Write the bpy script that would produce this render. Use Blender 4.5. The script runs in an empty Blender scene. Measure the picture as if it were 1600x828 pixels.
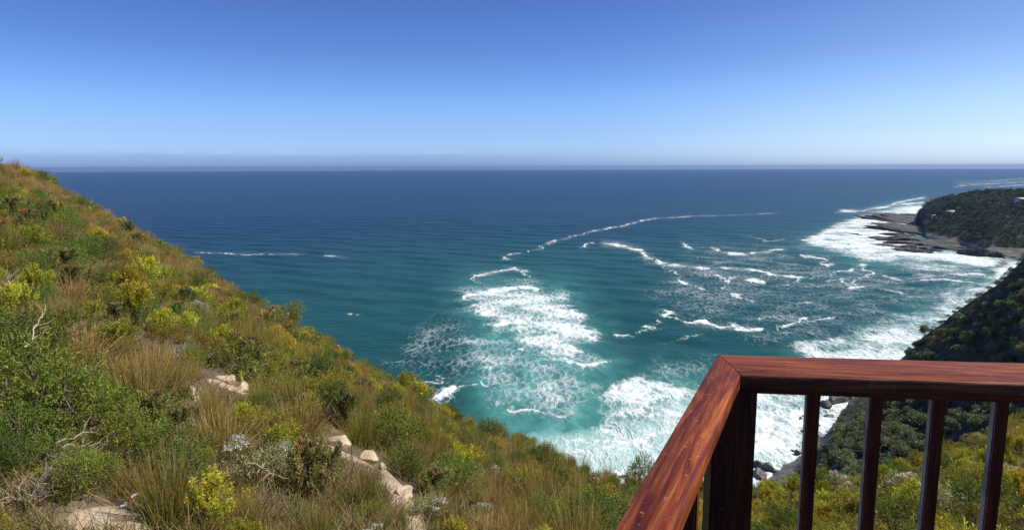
import bpy, math, random
import numpy as np
from mathutils import Vector, Matrix

SEED = 11
rng = np.random.default_rng(SEED)
random.seed(SEED)
scene = bpy.context.scene
col = scene.collection
PI = math.pi
H = 100.0                       # eye height above the sea (m)

# ------------------------------------------------------------------ camera
F = 1045.0
CX, CY = 800.0, 414.0
PITCH = math.radians(8.3)
ROLL = math.radians(0.2)
cam_d = bpy.data.cameras.new('camera')
cam_d.sensor_width = 36.0
cam_d.lens = F / 1600.0 * 36.0
cam_d.clip_start = 0.05
cam_d.clip_end = 90000.0
cam = bpy.data.objects.new('camera', cam_d)
col.objects.link(cam)
Rm = Matrix.Rotation(PI / 2 - PITCH, 4, 'X') @ Matrix.Rotation(-ROLL, 4, 'Z')
cam.matrix_world = Rm
scene.camera = cam
RM = np.array(Rm.to_3x3())


def ray(px, py):
    d = RM @ np.array([(px - CX) / F, -(py - CY) / F, -1.0])
    return d / np.linalg.norm(d)


def project(P):
    """world points (n,3) -> photo pixel coordinates, depth"""
    q = np.asarray(P) @ RM
    dep = -q[..., 2]
    dd = np.where(dep > 0.01, dep, 0.01)
    return CX + F * q[..., 0] / dd, CY - F * q[..., 1] / dd, dep


def azel(px, py):
    d = ray(px, py)
    return math.atan2(d[0], d[1]), d[2] / math.hypot(d[0], d[1])


def on_plane(px, py, z):
    d = ray(px, py)
    return d * (z / d[2])


# ------------------------------------------------------------------ noise
_perm = np.random.default_rng(3).permutation(512)


def vnoise(x, y, seed=0):
    x = np.asarray(x, float); y = np.asarray(y, float)
    xi = np.floor(x).astype(np.int64); yi = np.floor(y).astype(np.int64)
    fx = x - xi; fy = y - yi
    fx = fx * fx * (3 - 2 * fx); fy = fy * fy * (3 - 2 * fy)

    def h(a, b):
        return _perm[(_perm[(a + seed * 57) % 512] + b * 3 + seed) % 512] / 511.0
    a = h(xi, yi); b = h(xi + 1, yi); c = h(xi, yi + 1); d = h(xi + 1, yi + 1)
    return (a * (1 - fx) + b * fx) * (1 - fy) + (c * (1 - fx) + d * fx) * fy


def fbm(x, y, seed=0, octs=4):
    s = 0; a = 0.5; t = 0
    for k in range(octs):
        s = s + a * vnoise(x * 2 ** k, y * 2 ** k, seed + k * 7); t += a; a *= 0.5
    return s / t            # 0..1


def smooth(a, b, x):
    t = np.clip((x - a) / (b - a), 0, 1)
    return t * t * (3 - 2 * t)


# ------------------------------------------------------------------ mesh helpers
def make_mesh(name, V, Fq, mat, tint=None, smooth_shade=False, attrs=None):
    """V (n,3); Fq list of arrays of faces, each (m,3) or (m,4)"""
    me = bpy.data.meshes.new(name)
    V = np.asarray(V, np.float32)
    if not isinstance(Fq, (list, tuple)):
        Fq = [Fq]
    Fq = [np.asarray(f, np.int32) for f in Fq if len(f)]
    nl = sum(f.size for f in Fq); nf = sum(len(f) for f in Fq)
    me.vertices.add(len(V)); me.vertices.foreach_set('co', V.ravel())
    me.loops.add(nl); me.polygons.add(nf)
    me.loops.foreach_set('vertex_index', np.concatenate([f.ravel() for f in Fq]))
    starts = []; s = 0
    for f in Fq:
        k = f.shape[1]
        starts.append(s + np.arange(len(f), dtype=np.int32) * k); s += f.size
    me.polygons.foreach_set('loop_start', np.concatenate(starts).astype(np.int32))
    if smooth_shade:
        me.polygons.foreach_set('use_smooth', np.ones(nf, bool))
    if tint is not None:
        a = me.attributes.new('tint', 'FLOAT_COLOR', 'POINT')
        c = np.ones((len(V), 4), np.float32); c[:, :3] = tint
        a.data.foreach_set('color', c.ravel())
    for k, v in (attrs or {}).items():
        a = me.attributes.new(k, 'FLOAT', 'POINT')
        a.data.foreach_set('value', np.asarray(v, np.float32).ravel())
    me.update(calc_edges=True)
    me.validate()
    if mat is not None:
        me.materials.append(mat)
    return me


def link(name, me, parent=None):
    o = bpy.data.objects.new(name, me)
    col.objects.link(o)
    if parent is not None:
        o.parent = parent
    return o


def tag(o, label=None, cat=None, group=None, kind=None):
    if label: o['label'] = label
    if cat: o['category'] = cat
    if group: o['group'] = group
    if kind: o['kind'] = kind
    return o


def empty(name, loc=(0, 0, 0)):
    o = bpy.data.objects.new(name, None)
    o.empty_display_size = 0.1
    o.location = loc
    col.objects.link(o)
    return o


def copy_tree(o, parent=None):
    c = o.copy(); col.objects.link(c)
    if parent is not None:
        c.parent = parent
    for ch in list(o.children):
        copy_tree(ch, c)
    return c


class MB:
    def __init__(s):
        s.V = []; s.T = []; s.Q = []; s.C = []; s.n = 0

    def add(s, V, Q=None, T=None, C=(1, 1, 1)):
        V = np.asarray(V, float)
        s.V.append(V)
        c = np.empty((len(V), 3)); c[:] = C
        s.C.append(c)
        if Q is not None and len(Q): s.Q.append(np.asarray(Q) + s.n)
        if T is not None and len(T): s.T.append(np.asarray(T) + s.n)
        s.n += len(V)

    def arrays(s):
        V = np.concatenate(s.V); C = np.concatenate(s.C)
        fs = []
        if s.Q: fs.append(np.concatenate(s.Q))
        if s.T: fs.append(np.concatenate(s.T))
        return V, fs, C

    def mesh(s, name, mat, sm=False):
        V, fs, C = s.arrays()
        return make_mesh(name, V, fs, mat, C, sm)


def unit(v):
    return v / np.maximum(np.linalg.norm(v, axis=-1, keepdims=True), 1e-9)


def leaves(mb, P, D, L, W, C, curl=0.0):
    """rhombic leaves: base P, direction D"""
    n = len(P)
    if n == 0: return
    L = np.broadcast_to(np.asarray(L, float), (n,))[:, None]
    W = np.broadcast_to(np.asarray(W, float), (n,))[:, None]
    D = unit(D)
    S = unit(np.cross(D, rng.normal(size=(n, 3))))
    N = np.cross(D, S)
    V = np.empty((n, 4, 3))
    V[:, 0] = P
    V[:, 1] = P + D * L * 0.55 + S * W * 0.5 + N * L * curl
    V[:, 2] = P + D * L
    V[:, 3] = P + D * L * 0.55 - S * W * 0.5 + N * L * curl
    Q = np.arange(n * 4).reshape(n, 4)
    Cc = np.repeat(np.broadcast_to(C, (n, 3)), 4, axis=0)
    mb.add(V.reshape(-1, 3), Q=Q, C=Cc)


def blades(mb, P, D, L, W, droop, c0, c1, segs=3):
    """bent grass blades, colour from c0 at the foot to c1 at the tip"""
    n = len(P)
    D = unit(D)
    L = np.broadcast_to(L, (n,))
    S = unit(np.cross(D, rng.normal(size=(n, 3))))
    out = D.copy(); out[:, 2] = 0
    V = np.empty((n, (segs + 1) * 2, 3)); C = np.empty((n, (segs + 1) * 2, 3))
    for k in range(segs + 1):
        t = k / segs
        c = P + D * (L * t)[:, None] + out * (droop * L * t * t)[:, None]
        c[:, 2] -= droop * L * t * t * 0.5
        w = W * (1 - 0.75 * t) * 0.5
        V[:, 2 * k] = c - S * w; V[:, 2 * k + 1] = c + S * w
        C[:, 2 * k] = C[:, 2 * k + 1] = c0 * (1 - t ** 2.2) + c1 * t ** 2.2
    b = np.arange(n)[:, None] * (segs + 1) * 2
    Q = np.concatenate([np.stack([b[:, 0] + 2 * k, b[:, 0] + 2 * k + 1, b[:, 0] + 2 * k + 3, b[:, 0] + 2 * k + 2], 1) for k in range(segs)])
    mb.add(V.reshape(-1, 3), Q=Q, C=C.reshape(-1, 3))


def tube(mb, pts, rad, C=(1, 1, 1), sides=5):
    pts = np.asarray(pts, float); n = len(pts)
    rad = np.broadcast_to(np.asarray(rad, float), (n,))
    tg = np.gradient(pts, axis=0); tg = unit(tg)
    ref = np.array([0.31, 0.17, 0.93])
    A = unit(np.cross(tg, ref)); B = np.cross(tg, A)
    an = np.arange(sides) / sides * 2 * PI
    V = pts[:, None] + rad[:, None, None] * (np.cos(an)[None, :, None] * A[:, None] + np.sin(an)[None, :, None] * B[:, None])
    Q = []
    for i in range(n - 1):
        for j in range(sides):
            k = (j + 1) % sides
            Q.append((i * sides + j, i * sides + k, (i + 1) * sides + k, (i + 1) * sides + j))
    mb.add(V.reshape(-1, 3), Q=Q, C=C)


def dirs(n, up=0.3, spread=1.0):
    d = rng.normal(size=(n, 3)) * spread
    d[:, 2] = np.abs(d[:, 2]) * 0.7 + up
    return unit(d)


def jitter(c, n, v=0.25, h=0.1):
    """n colours round c"""
    k = np.exp(rng.normal(size=(n, 1)) * v)
    return np.clip(np.asarray(c) * k * np.exp(rng.normal(size=(n, 3)) * h), 0, 1)


# ------------------------------------------------------------------ materials
def new_mat(name):
    m = bpy.data.materials.new(name)
    m.use_nodes = True
    nt = m.node_tree
    nt.nodes.clear()
    out = nt.nodes.new('ShaderNodeOutputMaterial')
    return m, nt, out


def N(nt, typ, **kw):
    n = nt.nodes.new(typ)
    for k, v in kw.items():
        if k.startswith('i_'):
            n.inputs[k[2:].replace('_', ' ')].default_value = v
        else:
            setattr(n, k, v)
    return n


def ramp(nt, stops, interp='LINEAR'):
    r = nt.nodes.new('ShaderNodeValToRGB')
    r.color_ramp.interpolation = interp
    el = r.color_ramp.elements
    while len(el) < len(stops): el.new(0.5)
    for e, (p, c) in zip(el, stops):
        e.position = p
        e.color = (*c, 1) if len(c) == 3 else c
    return r


def math_node(nt, op, a, b=None, c=None, clamp=False):
    n = nt.nodes.new('ShaderNodeMath'); n.operation = op; n.use_clamp = clamp
    for i, v in enumerate((a, b, c)):
        if v is None: continue
        if isinstance(v, (int, float)): n.inputs[i].default_value = v
        else: nt.links.new(v, n.inputs[i])
    return n.outputs[0]


def mixc(nt, fac, a, b, blend='MIX'):
    n = nt.nodes.new('ShaderNodeMix'); n.data_type = 'RGBA'; n.blend_type = blend
    for sock, v in ((n.inputs[0], fac), (n.inputs[6], a), (n.inputs[7], b)):
        if isinstance(v, (int, float)): sock.default_value = v
        elif isinstance(v, tuple): sock.default_value = (*v, 1)
        else: nt.links.new(v, sock)
    return n.outputs[2]


GAIN = 2.0


def leaf_mat(name, trans=0.35, rough=0.55, hue=0.03, val=0.35, sat=1.0, spec=0.3):
    m, nt, out = new_mat(name)
    gain = GAIN * (.80 if name == 'grass_blade' else .94)
    at = N(nt, 'ShaderNodeAttribute', attribute_name='tint')
    oi = N(nt, 'ShaderNodeObjectInfo')
    hs = N(nt, 'ShaderNodeHueSaturation')
    h = math_node(nt, 'MULTIPLY_ADD', oi.outputs['Random'], 2 * hue, 0.5 - hue)
    w = N(nt, 'ShaderNodeTexWhiteNoise'); w.noise_dimensions = '1D'
    nt.links.new(oi.outputs['Random'], w.inputs['W'])
    v = math_node(nt, 'MULTIPLY_ADD', w.outputs['Value'], 2 * val * gain, (1.0 - val) * gain)
    nt.links.new(h, hs.inputs['Hue']); nt.links.new(v, hs.inputs['Value'])
    hs.inputs['Saturation'].default_value = sat
    nt.links.new(mixc(nt, 1.0, at.outputs['Color'], ((1.15, 1.05, .76) if name == 'leaf' else (1.10, 1.04, .78)), 'MULTIPLY') if name in ('leaf', 'grass_blade') else at.outputs['Color'], hs.inputs['Color'])
    p = N(nt, 'ShaderNodeBsdfPrincipled', i_Roughness=rough)
    p.inputs['Specular IOR Level'].default_value = spec
    nt.links.new(hs.outputs[0], p.inputs['Base Color'])
    if trans > 0:
        t = N(nt, 'ShaderNodeBsdfTranslucent')
        nt.links.new(hs.outputs[0], t.inputs['Color'])
        mx = N(nt, 'ShaderNodeMixShader'); mx.inputs[0].default_value = trans
        nt.links.new(p.outputs[0], mx.inputs[1]); nt.links.new(t.outputs[0], mx.inputs[2])
        nt.links.new(mx.outputs[0], out.inputs[0])
    else:
        nt.links.new(p.outputs[0], out.inputs[0])
    return m


M_LEAF = leaf_mat('leaf', 0.35)
M_GRASS = leaf_mat('grass_blade', 0.35, 0.6, 0.013, 0.3)
M_FLOWER = leaf_mat('petal', 0.3, 0.6, 0.03, 0.25)
M_TWIG = leaf_mat('twig', 0.0, 0.85, 0.01, 0.3)
M_FOREST = leaf_mat('forest_leaf', 0.22, 0.6, 0.03, 0.35)


def wood_mat(name, axis, dark=1.0):
    """stained hardwood; grain runs along the object's own axis vector"""
    m, nt, out = new_mat(name)
    tc = N(nt, 'ShaderNodeTexCoord')
    mp = N(nt, 'ShaderNodeMapping')
    mp.inputs['Rotation'].default_value = (0, 0, axis[2]) if axis[0] != 'z' else (0, 0, 0)
    mp.vector_type = 'TEXTURE'
    nt.links.new(tc.outputs['Object'], mp.inputs['Vector'])
    sc = N(nt, 'ShaderNodeMapping')
    sc.inputs['Scale'].default_value = (1, 1, 0.06) if axis[0] == 'z' else (0.07, 1, 1)
    nt.links.new(mp.outputs[0], sc.inputs['Vector'])
    n1 = N(nt, 'ShaderNodeTexNoise', i_Scale=62.0, i_Detail=8.0, i_Roughness=0.68)
    n1.inputs['Distortion'].default_value = 0.9
    n2 = N(nt, 'ShaderNodeTexNoise', i_Scale=170.0, i_Detail=4.0)
    n3 = N(nt, 'ShaderNodeTexNoise', i_Scale=9.0, i_Detail=3.0)
    n4 = N(nt, 'ShaderNodeTexNoise', i_Scale=95.0, i_Detail=5.0)      # scuffs, not stretched
    for n in (n1, n2, n3): nt.links.new(sc.outputs[0], n.inputs['Vector'])
    nt.links.new(tc.outputs['Object'], n4.inputs['Vector'])
    d = dark
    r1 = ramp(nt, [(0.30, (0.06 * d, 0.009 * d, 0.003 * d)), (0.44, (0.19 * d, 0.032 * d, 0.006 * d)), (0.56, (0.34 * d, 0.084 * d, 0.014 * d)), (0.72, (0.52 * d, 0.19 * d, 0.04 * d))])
    nt.links.new(n1.outputs[0], r1.inputs[0])
    r2 = ramp(nt, [(0.35, (0.45, 0.4, 0.4)), (0.55, (1, 1, 1))])
    nt.links.new(n2.outputs[0], r2.inputs[0])
    c = mixc(nt, 0.55, r1.outputs[0], r2.outputs[0], 'MULTIPLY')
    r3 = ramp(nt, [(0.33, (0.32, 0.27, 0.27)), (0.62, (1.2, 1.15, 1.15))])
    nt.links.new(n3.outputs[0], r3.inputs[0])
    c = mixc(nt, 0.8, c, r3.outputs[0], 'MULTIPLY')
    r4 = ramp(nt, [(0.64, (0, 0, 0)), (0.70, (1, 1, 1))])
    nt.links.new(n4.outputs[0], r4.inputs[0])
    k = math_node(nt, 'MULTIPLY', r4.outputs[0], 0.45)
    c = mixc(nt, k, c, (0.42 * d, 0.22 * d, 0.15 * d))
    p = N(nt, 'ShaderNodeBsdfPrincipled')
    nt.links.new(c, p.inputs['Base Color'])
    ro = math_node(nt, 'MULTIPLY_ADD', n1.outputs[0], 0.35, 0.36)
    p.inputs['Specular IOR Level'].default_value = 0.2
    nt.links.new(ro, p.inputs['Roughness'])
    p.inputs['Coat Weight'].default_value = 0.08
    p.inputs['Coat Roughness'].default_value = 0.25
    b = N(nt, 'ShaderNodeBump', i_Strength=0.35, i_Distance=0.004)
    hh = math_node(nt, 'ADD', n1.outputs[0], n2.outputs[0])
    nt.links.new(hh, b.inputs['Height'])
    nt.links.new(b.outputs[0], p.inputs['Normal'])
    nt.links.new(p.outputs[0], out.inputs[0])
    return m


def rock_mat(name, c1, c2, c3, scale=2.0, rough=0.85, bump=0.6, dist=0.05):
    m, nt, out = new_mat(name)
    tc = N(nt, 'ShaderNodeTexCoord')
    oi = N(nt, 'ShaderNodeObjectInfo')
    ad = N(nt, 'ShaderNodeVectorMath'); ad.operation = 'ADD'
    nt.links.new(tc.outputs['Object'], ad.inputs[0]); nt.links.new(oi.outputs['Location'], ad.inputs[1])
    n1 = N(nt, 'ShaderNodeTexNoise', i_Scale=scale, i_Detail=8.0, i_Roughness=0.65)
    n2 = N(nt, 'ShaderNodeTexNoise', i_Scale=scale * 5, i_Detail=6.0, i_Roughness=0.7)
    for n in (n1, n2): nt.links.new(ad.outputs[0], n.inputs['Vector'])
    r = ramp(nt, [(0.32, c1), (0.5, c2), (0.68, c3)])
    nt.links.new(n1.outputs[0], r.inputs[0])
    r2 = ramp(nt, [(0.36, (0.45, 0.43, 0.42)), (0.56, (1, 1, 1))])
    nt.links.new(n2.outputs[0], r2.inputs[0])
    c = mixc(nt, 0.6, r.outputs[0], r2.outputs[0], 'MULTIPLY')
    p = N(nt, 'ShaderNodeBsdfPrincipled', i_Roughness=rough)
    nt.links.new(c, p.inputs['Base Color'])
    b = N(nt, 'ShaderNodeBump', i_Strength=bump, i_Distance=dist)
    nt.links.new(math_node(nt, 'ADD', n1.outputs[0], math_node(nt, 'MULTIPLY', n2.outputs[0], 0.4)), b.inputs['Height'])
    nt.links.new(b.outputs[0], p.inputs['Normal'])
    nt.links.new(p.outputs[0], out.inputs[0])
    return m


M_STONE = rock_mat('sandstone', (0.26, 0.18, 0.11), (0.47, 0.35, 0.22), (0.60, 0.49, 0.34), 2.5, .85, .9, .05)
M_SHORE = rock_mat('shore_rock', (0.03, 0.03, 0.03), (0.09, 0.085, 0.08), (0.20, 0.18, 0.155), 0.35, 0.6, 0.8, 0.6)
M_SLAB = rock_mat('shelf_rock', (0.025, 0.024, 0.022), (0.075, 0.068, 0.06), (0.17, 0.145, 0.12), 0.10, 0.7, 1.0, 4.0)
M_SOIL = rock_mat('soil', (0.055, 0.038, 0.022), (0.12, 0.085, 0.05), (0.20, 0.15, 0.09), 1.3)
M_SAND = rock_mat('path_sand', (0.28, 0.19, 0.12), (0.46, 0.34, 0.22), (0.58, 0.46, 0.32), 3.0, 0.9, 0.9, 0.05)
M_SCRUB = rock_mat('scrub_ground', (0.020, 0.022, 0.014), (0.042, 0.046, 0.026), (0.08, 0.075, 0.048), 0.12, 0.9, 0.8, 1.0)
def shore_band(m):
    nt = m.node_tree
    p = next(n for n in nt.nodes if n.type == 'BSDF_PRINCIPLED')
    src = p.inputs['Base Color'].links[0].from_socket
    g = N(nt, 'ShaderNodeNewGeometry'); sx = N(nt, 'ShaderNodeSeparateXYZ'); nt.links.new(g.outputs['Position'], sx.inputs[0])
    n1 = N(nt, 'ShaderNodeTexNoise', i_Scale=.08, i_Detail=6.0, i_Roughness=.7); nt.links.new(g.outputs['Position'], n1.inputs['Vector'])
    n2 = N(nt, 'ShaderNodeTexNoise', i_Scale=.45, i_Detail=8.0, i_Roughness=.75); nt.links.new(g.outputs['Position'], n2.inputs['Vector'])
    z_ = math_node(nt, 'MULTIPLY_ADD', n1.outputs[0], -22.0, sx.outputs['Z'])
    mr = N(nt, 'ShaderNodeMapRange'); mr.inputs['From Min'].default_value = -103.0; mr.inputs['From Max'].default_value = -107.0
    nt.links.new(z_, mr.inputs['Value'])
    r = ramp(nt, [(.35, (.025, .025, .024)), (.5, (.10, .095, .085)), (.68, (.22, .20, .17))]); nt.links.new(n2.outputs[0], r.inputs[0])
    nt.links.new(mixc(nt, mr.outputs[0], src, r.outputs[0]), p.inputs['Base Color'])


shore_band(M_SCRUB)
M_WALL = rock_mat('plaster', (0.6, 0.58, 0.54), (0.7, 0.68, 0.64), (0.75, 0.73, 0.7), 0.5)
M_ROOF = rock_mat('roof_sheet', (0.45, 0.45, 0.45), (0.6, 0.6, 0.6), (0.7, 0.7, 0.7), 0.5)
M_BROWNWALL = rock_mat('timber_wall', (0.16, 0.11, 0.07), (0.22, 0.16, 0.1), (0.3, 0.22, 0.15), 0.5)
M_GLASS = rock_mat('dark_glass', (0.02, 0.02, 0.03), (0.03, 0.03, 0.04), (0.04, 0.04, 0.05), 0.5, 0.1)

# ------------------------------------------------------------------ near hill
# silhouette of the hill's skin in the photograph: pixel -> distance of that crest
SIL = [(-700, 120, 60), (-300, 190, 74), (0, 262, 76), (60, 274, 74), (100, 300, 71), (200, 357, 65), (300, 414, 58), (400, 480, 52), (500, 535, 46),
       (560, 575, 42), (640, 623, 38), (700, 663, 36), (740, 693, 34), (800, 710, 32), (850, 733, 31), (900, 757, 30), (940, 775, 28),
       (985, 785, 26), (1060, 808, 24), (1180, 818, 22), (1250, 806, 23), (1320, 792, 25), (1400, 762, 29), (1500, 722, 34), (1600, 682, 40), (1750, 620, 48), (2300, 520, 60)]
_az = []; _el = []; _rs = []
for (a, b, r_) in SIL:
    A, E = azel(a, b); _az.append(A); _el.append(E); _rs.append(r_)
_az = np.array(_az); _el = np.array(_el); _rs = np.array(_rs)


def near_raw(az, r):
    rs = np.interp(az, _az, _rs); zs = np.interp(az, _az, _el) * rs
    z0 = np.interp(az, [-0.9, -0.6, -0.2, 0.2, 0.5, 0.9], [-2.7, -2.9, -3.0, -3.2, -3.2, -3.0])
    r0 = 4.0
    t = np.clip((r - r0) / (rs - r0), 0, 1)
    z = z0 + (zs - z0) * (0.85 * t + 0.15 * t * t * (3 - 2 * t))
    b = np.maximum(r - rs, 0)
    drop = 0.5 * np.minimum(b, 8) ** 2 / 8 * 1.0 + np.maximum(b - 8, 0) * 1.0
    return z - drop


def near_h(x, y):
    x = np.asarray(x, float); y = np.asarray(y, float)
    az = np.arctan2(x, y); r = np.hypot(x, y)
    z = near_raw(az, r)
    amp = 0.55 * smooth(3, 20, r)
    z = z + amp * (fbm(x * 0.16, y * 0.16, 5, 4) - 0.5) * 1.6 + 0.12 * (fbm(x * 1.1, y * 1.1, 9, 3) - 0.5)
    return np.maximum(z, -104.0)


def hit(px, py, rmax=110):
    d = ray(px, py)
    rr = np.linspace(3.0, rmax, 3000) / math.hypot(d[0], d[1])
    P = d[None] * rr[:, None]
    g = near_h(P[:, 0], P[:, 1])
    k = np.nonzero(P[:, 2] < g)[0]
    if len(k) == 0: return None
    p = P[k[0]].copy(); p[2] = g[k[0]]
    return p


az_g = np.radians(np.linspace(-66, 66, 420))
r_g = np.concatenate([np.linspace(0.6, 4, 8)[:-1], np.geomspace(4, 90, 330), np.linspace(92, 175, 60)])
AZ, RR = np.meshgrid(az_g, r_g)
X = RR * np.sin(AZ); Y = RR * np.cos(AZ)
V = np.stack([X, Y, near_h(X, Y)], -1).reshape(-1, 3)


def grid_faces(nr, nc, flip=False):
    i = np.arange(nr - 1)[:, None] * nc + np.arange(nc - 1)[None]
    i = i.ravel()
    q = np.stack([i, i + 1, i + nc + 1, i + nc], 1)
    return q[:, ::-1] if flip else q


o = link('hillside', make_mesh('hillside', V, grid_faces(len(r_g), len(az_g), True), M_SOIL, smooth_shade=True))
tag(o, 'steep brown soil hillside under the coastal scrub', kind='structure')

# ------------------------------------------------------------------ gully slope and spur (right)
# per pixel column: foot (distance, z) and crest / shoreline
COLS = []


def colnode(px, foot_r, foot_y, crest_r, crest_y, back):
    a, e1 = azel(px, foot_y); _, e2 = azel(px, crest_y)
    COLS.append((a, foot_r, e1 * foot_r, crest_r, e2 * crest_r, back))


def shore_r(px, py):
    return -H / azel(px, py)[1]


for px, fr, fy, cy in ((1100, 170, 850, 800), (1150, 180, 830, 775), (1190, 186, 800, 747), (1240, 185, 785, 714), (1280, 190, 760, 682), (1320, 200, 715, 624), (1360, 210, 700, 590), (1392, 218, 690, 567)):
    colnode(px, fr, fy, shore_r(px, cy), cy, 0.35)
for px, fr, fy, cr, cy in ((1440, 222, 675, 332, 515), (1500, 212, 665, 318, 468), (1560, 204, 655, 306, 420), (1600, 198, 650, 298, 386), (1700, 190, 630, 285, 330), (1850, 180, 600, 270, 250), (2300, 150, 560, 240, 190)):
    colnode(px, fr, fy, cr, cy, 1.0)
COLS = np.array(COLS)


def spur_h(x, y):
    x = np.asarray(x, float); y = np.asarray(y, float)
    az = np.arctan2(x, y); r = np.hypot(x, y)
    fr, fz, cr, cz, bk = (np.interp(az, COLS[:, 0], COLS[:, k]) for k in range(1, 6))
    t = (r - fr) / (cr - fr)
    up = fz + (cz - fz) * np.clip(t, 0, 1) ** 1.0
    low = np.where(r < fr, (fr - r) * 0.03, 0)
    b = np.maximum(r - cr, 0)
    z = up - low - bk * (0.5 * np.minimum(b, 12) ** 2 / 12 + np.maximum(b - 12, 0))
    n = (fbm(x * 0.03, y * 0.03, 21, 4) - 0.5) * 9 * smooth(-98, -80, z)
    n = n + (fbm(x * 0.12, y * 0.12, 31, 3) - 0.5) * 2.2
    return np.maximum(z + n, -106.0)


az_s = np.radians(np.linspace(13.5, 62, 260)); r_s = np.linspace(110, 420, 220)
AZ, RR = np.meshgrid(az_s, r_s)
X = RR * np.sin(AZ); Y = RR * np.cos(AZ)
V = np.stack([X, Y, spur_h(X, Y)], -1).reshape(-1, 3)
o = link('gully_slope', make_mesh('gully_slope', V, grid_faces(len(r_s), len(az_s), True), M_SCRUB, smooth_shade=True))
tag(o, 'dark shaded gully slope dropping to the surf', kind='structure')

# ------------------------------------------------------------------ far headland
HL = []
for px, y_sh, y_top, r_top in ((1412, 350, 347, None), (1424, 352, 341, 1230), (1434, 356, 326, 1330), (1445, 372, 320, 1320), (1470, 380, 313, 1300), (1500, 386, 309, 1260), (1540, 402, 306, 1220), (1570, 402, 303, 1200), (1600, 402, 298, 1180), (1650, 402, 284, 1150), (1750, 402, 270, 1120), (2000, 402, 250, 1050)):
    a, e1 = azel(px, y_sh); _, e2 = azel(px, y_top)
    r1 = -H / e1
    r2 = r_top or r1 + 60
    HL.append((a, r1, r2, e2 * r2))
HL = np.array(HL)


def head_h(x, y):
    x = np.asarray(x, float); y = np.asarray(y, float)
    az = np.arctan2(x, y); r = np.hypot(x, y)
    r1, r2, z2 = (np.interp(az, HL[:, 0], HL[:, k]) for k in range(1, 4))
    t = np.clip((r - r1) / (r2 - r1), 0, 1)
    z = -H + (z2 + H) * (0.08 * smooth(0.0, 0.05, t) + 0.92 * smooth(0.0, 1.0, t) ** 0.8)
    b = np.maximum(r - r2, 0)
    z = z - 0.6 * b ** 2 / (b + 40) - np.where(r < r1, (r1 - r) * 0.2, 0)
    z = z + (fbm(x * 0.008, y * 0.008, 41, 4) - 0.5) * 26 * smooth(-98, -80, z)
    side = smooth(HL[0, 0] - 0.006, HL[1, 0] + 0.002, az)
    return np.maximum(-106 + (z + 106) * side, -106.0)


az_h = np.concatenate([np.linspace(HL[0, 0] - 0.02, HL[0, 0] + 0.25, 240), np.linspace(HL[0, 0] + 0.255, HL[0, 0] + 0.5, 60)])
r_h = np.linspace(680, 1750, 240)
AZ, RR = np.meshgrid(az_h, r_h)
X = RR * np.sin(AZ); Y = RR * np.cos(AZ)
V = np.stack([X, Y, head_h(X, Y)], -1).reshape(-1, 3)
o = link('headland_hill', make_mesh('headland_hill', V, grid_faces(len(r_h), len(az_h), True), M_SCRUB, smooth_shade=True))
tag(o, 'dark wooded headland across the bay', kind='structure')

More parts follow.
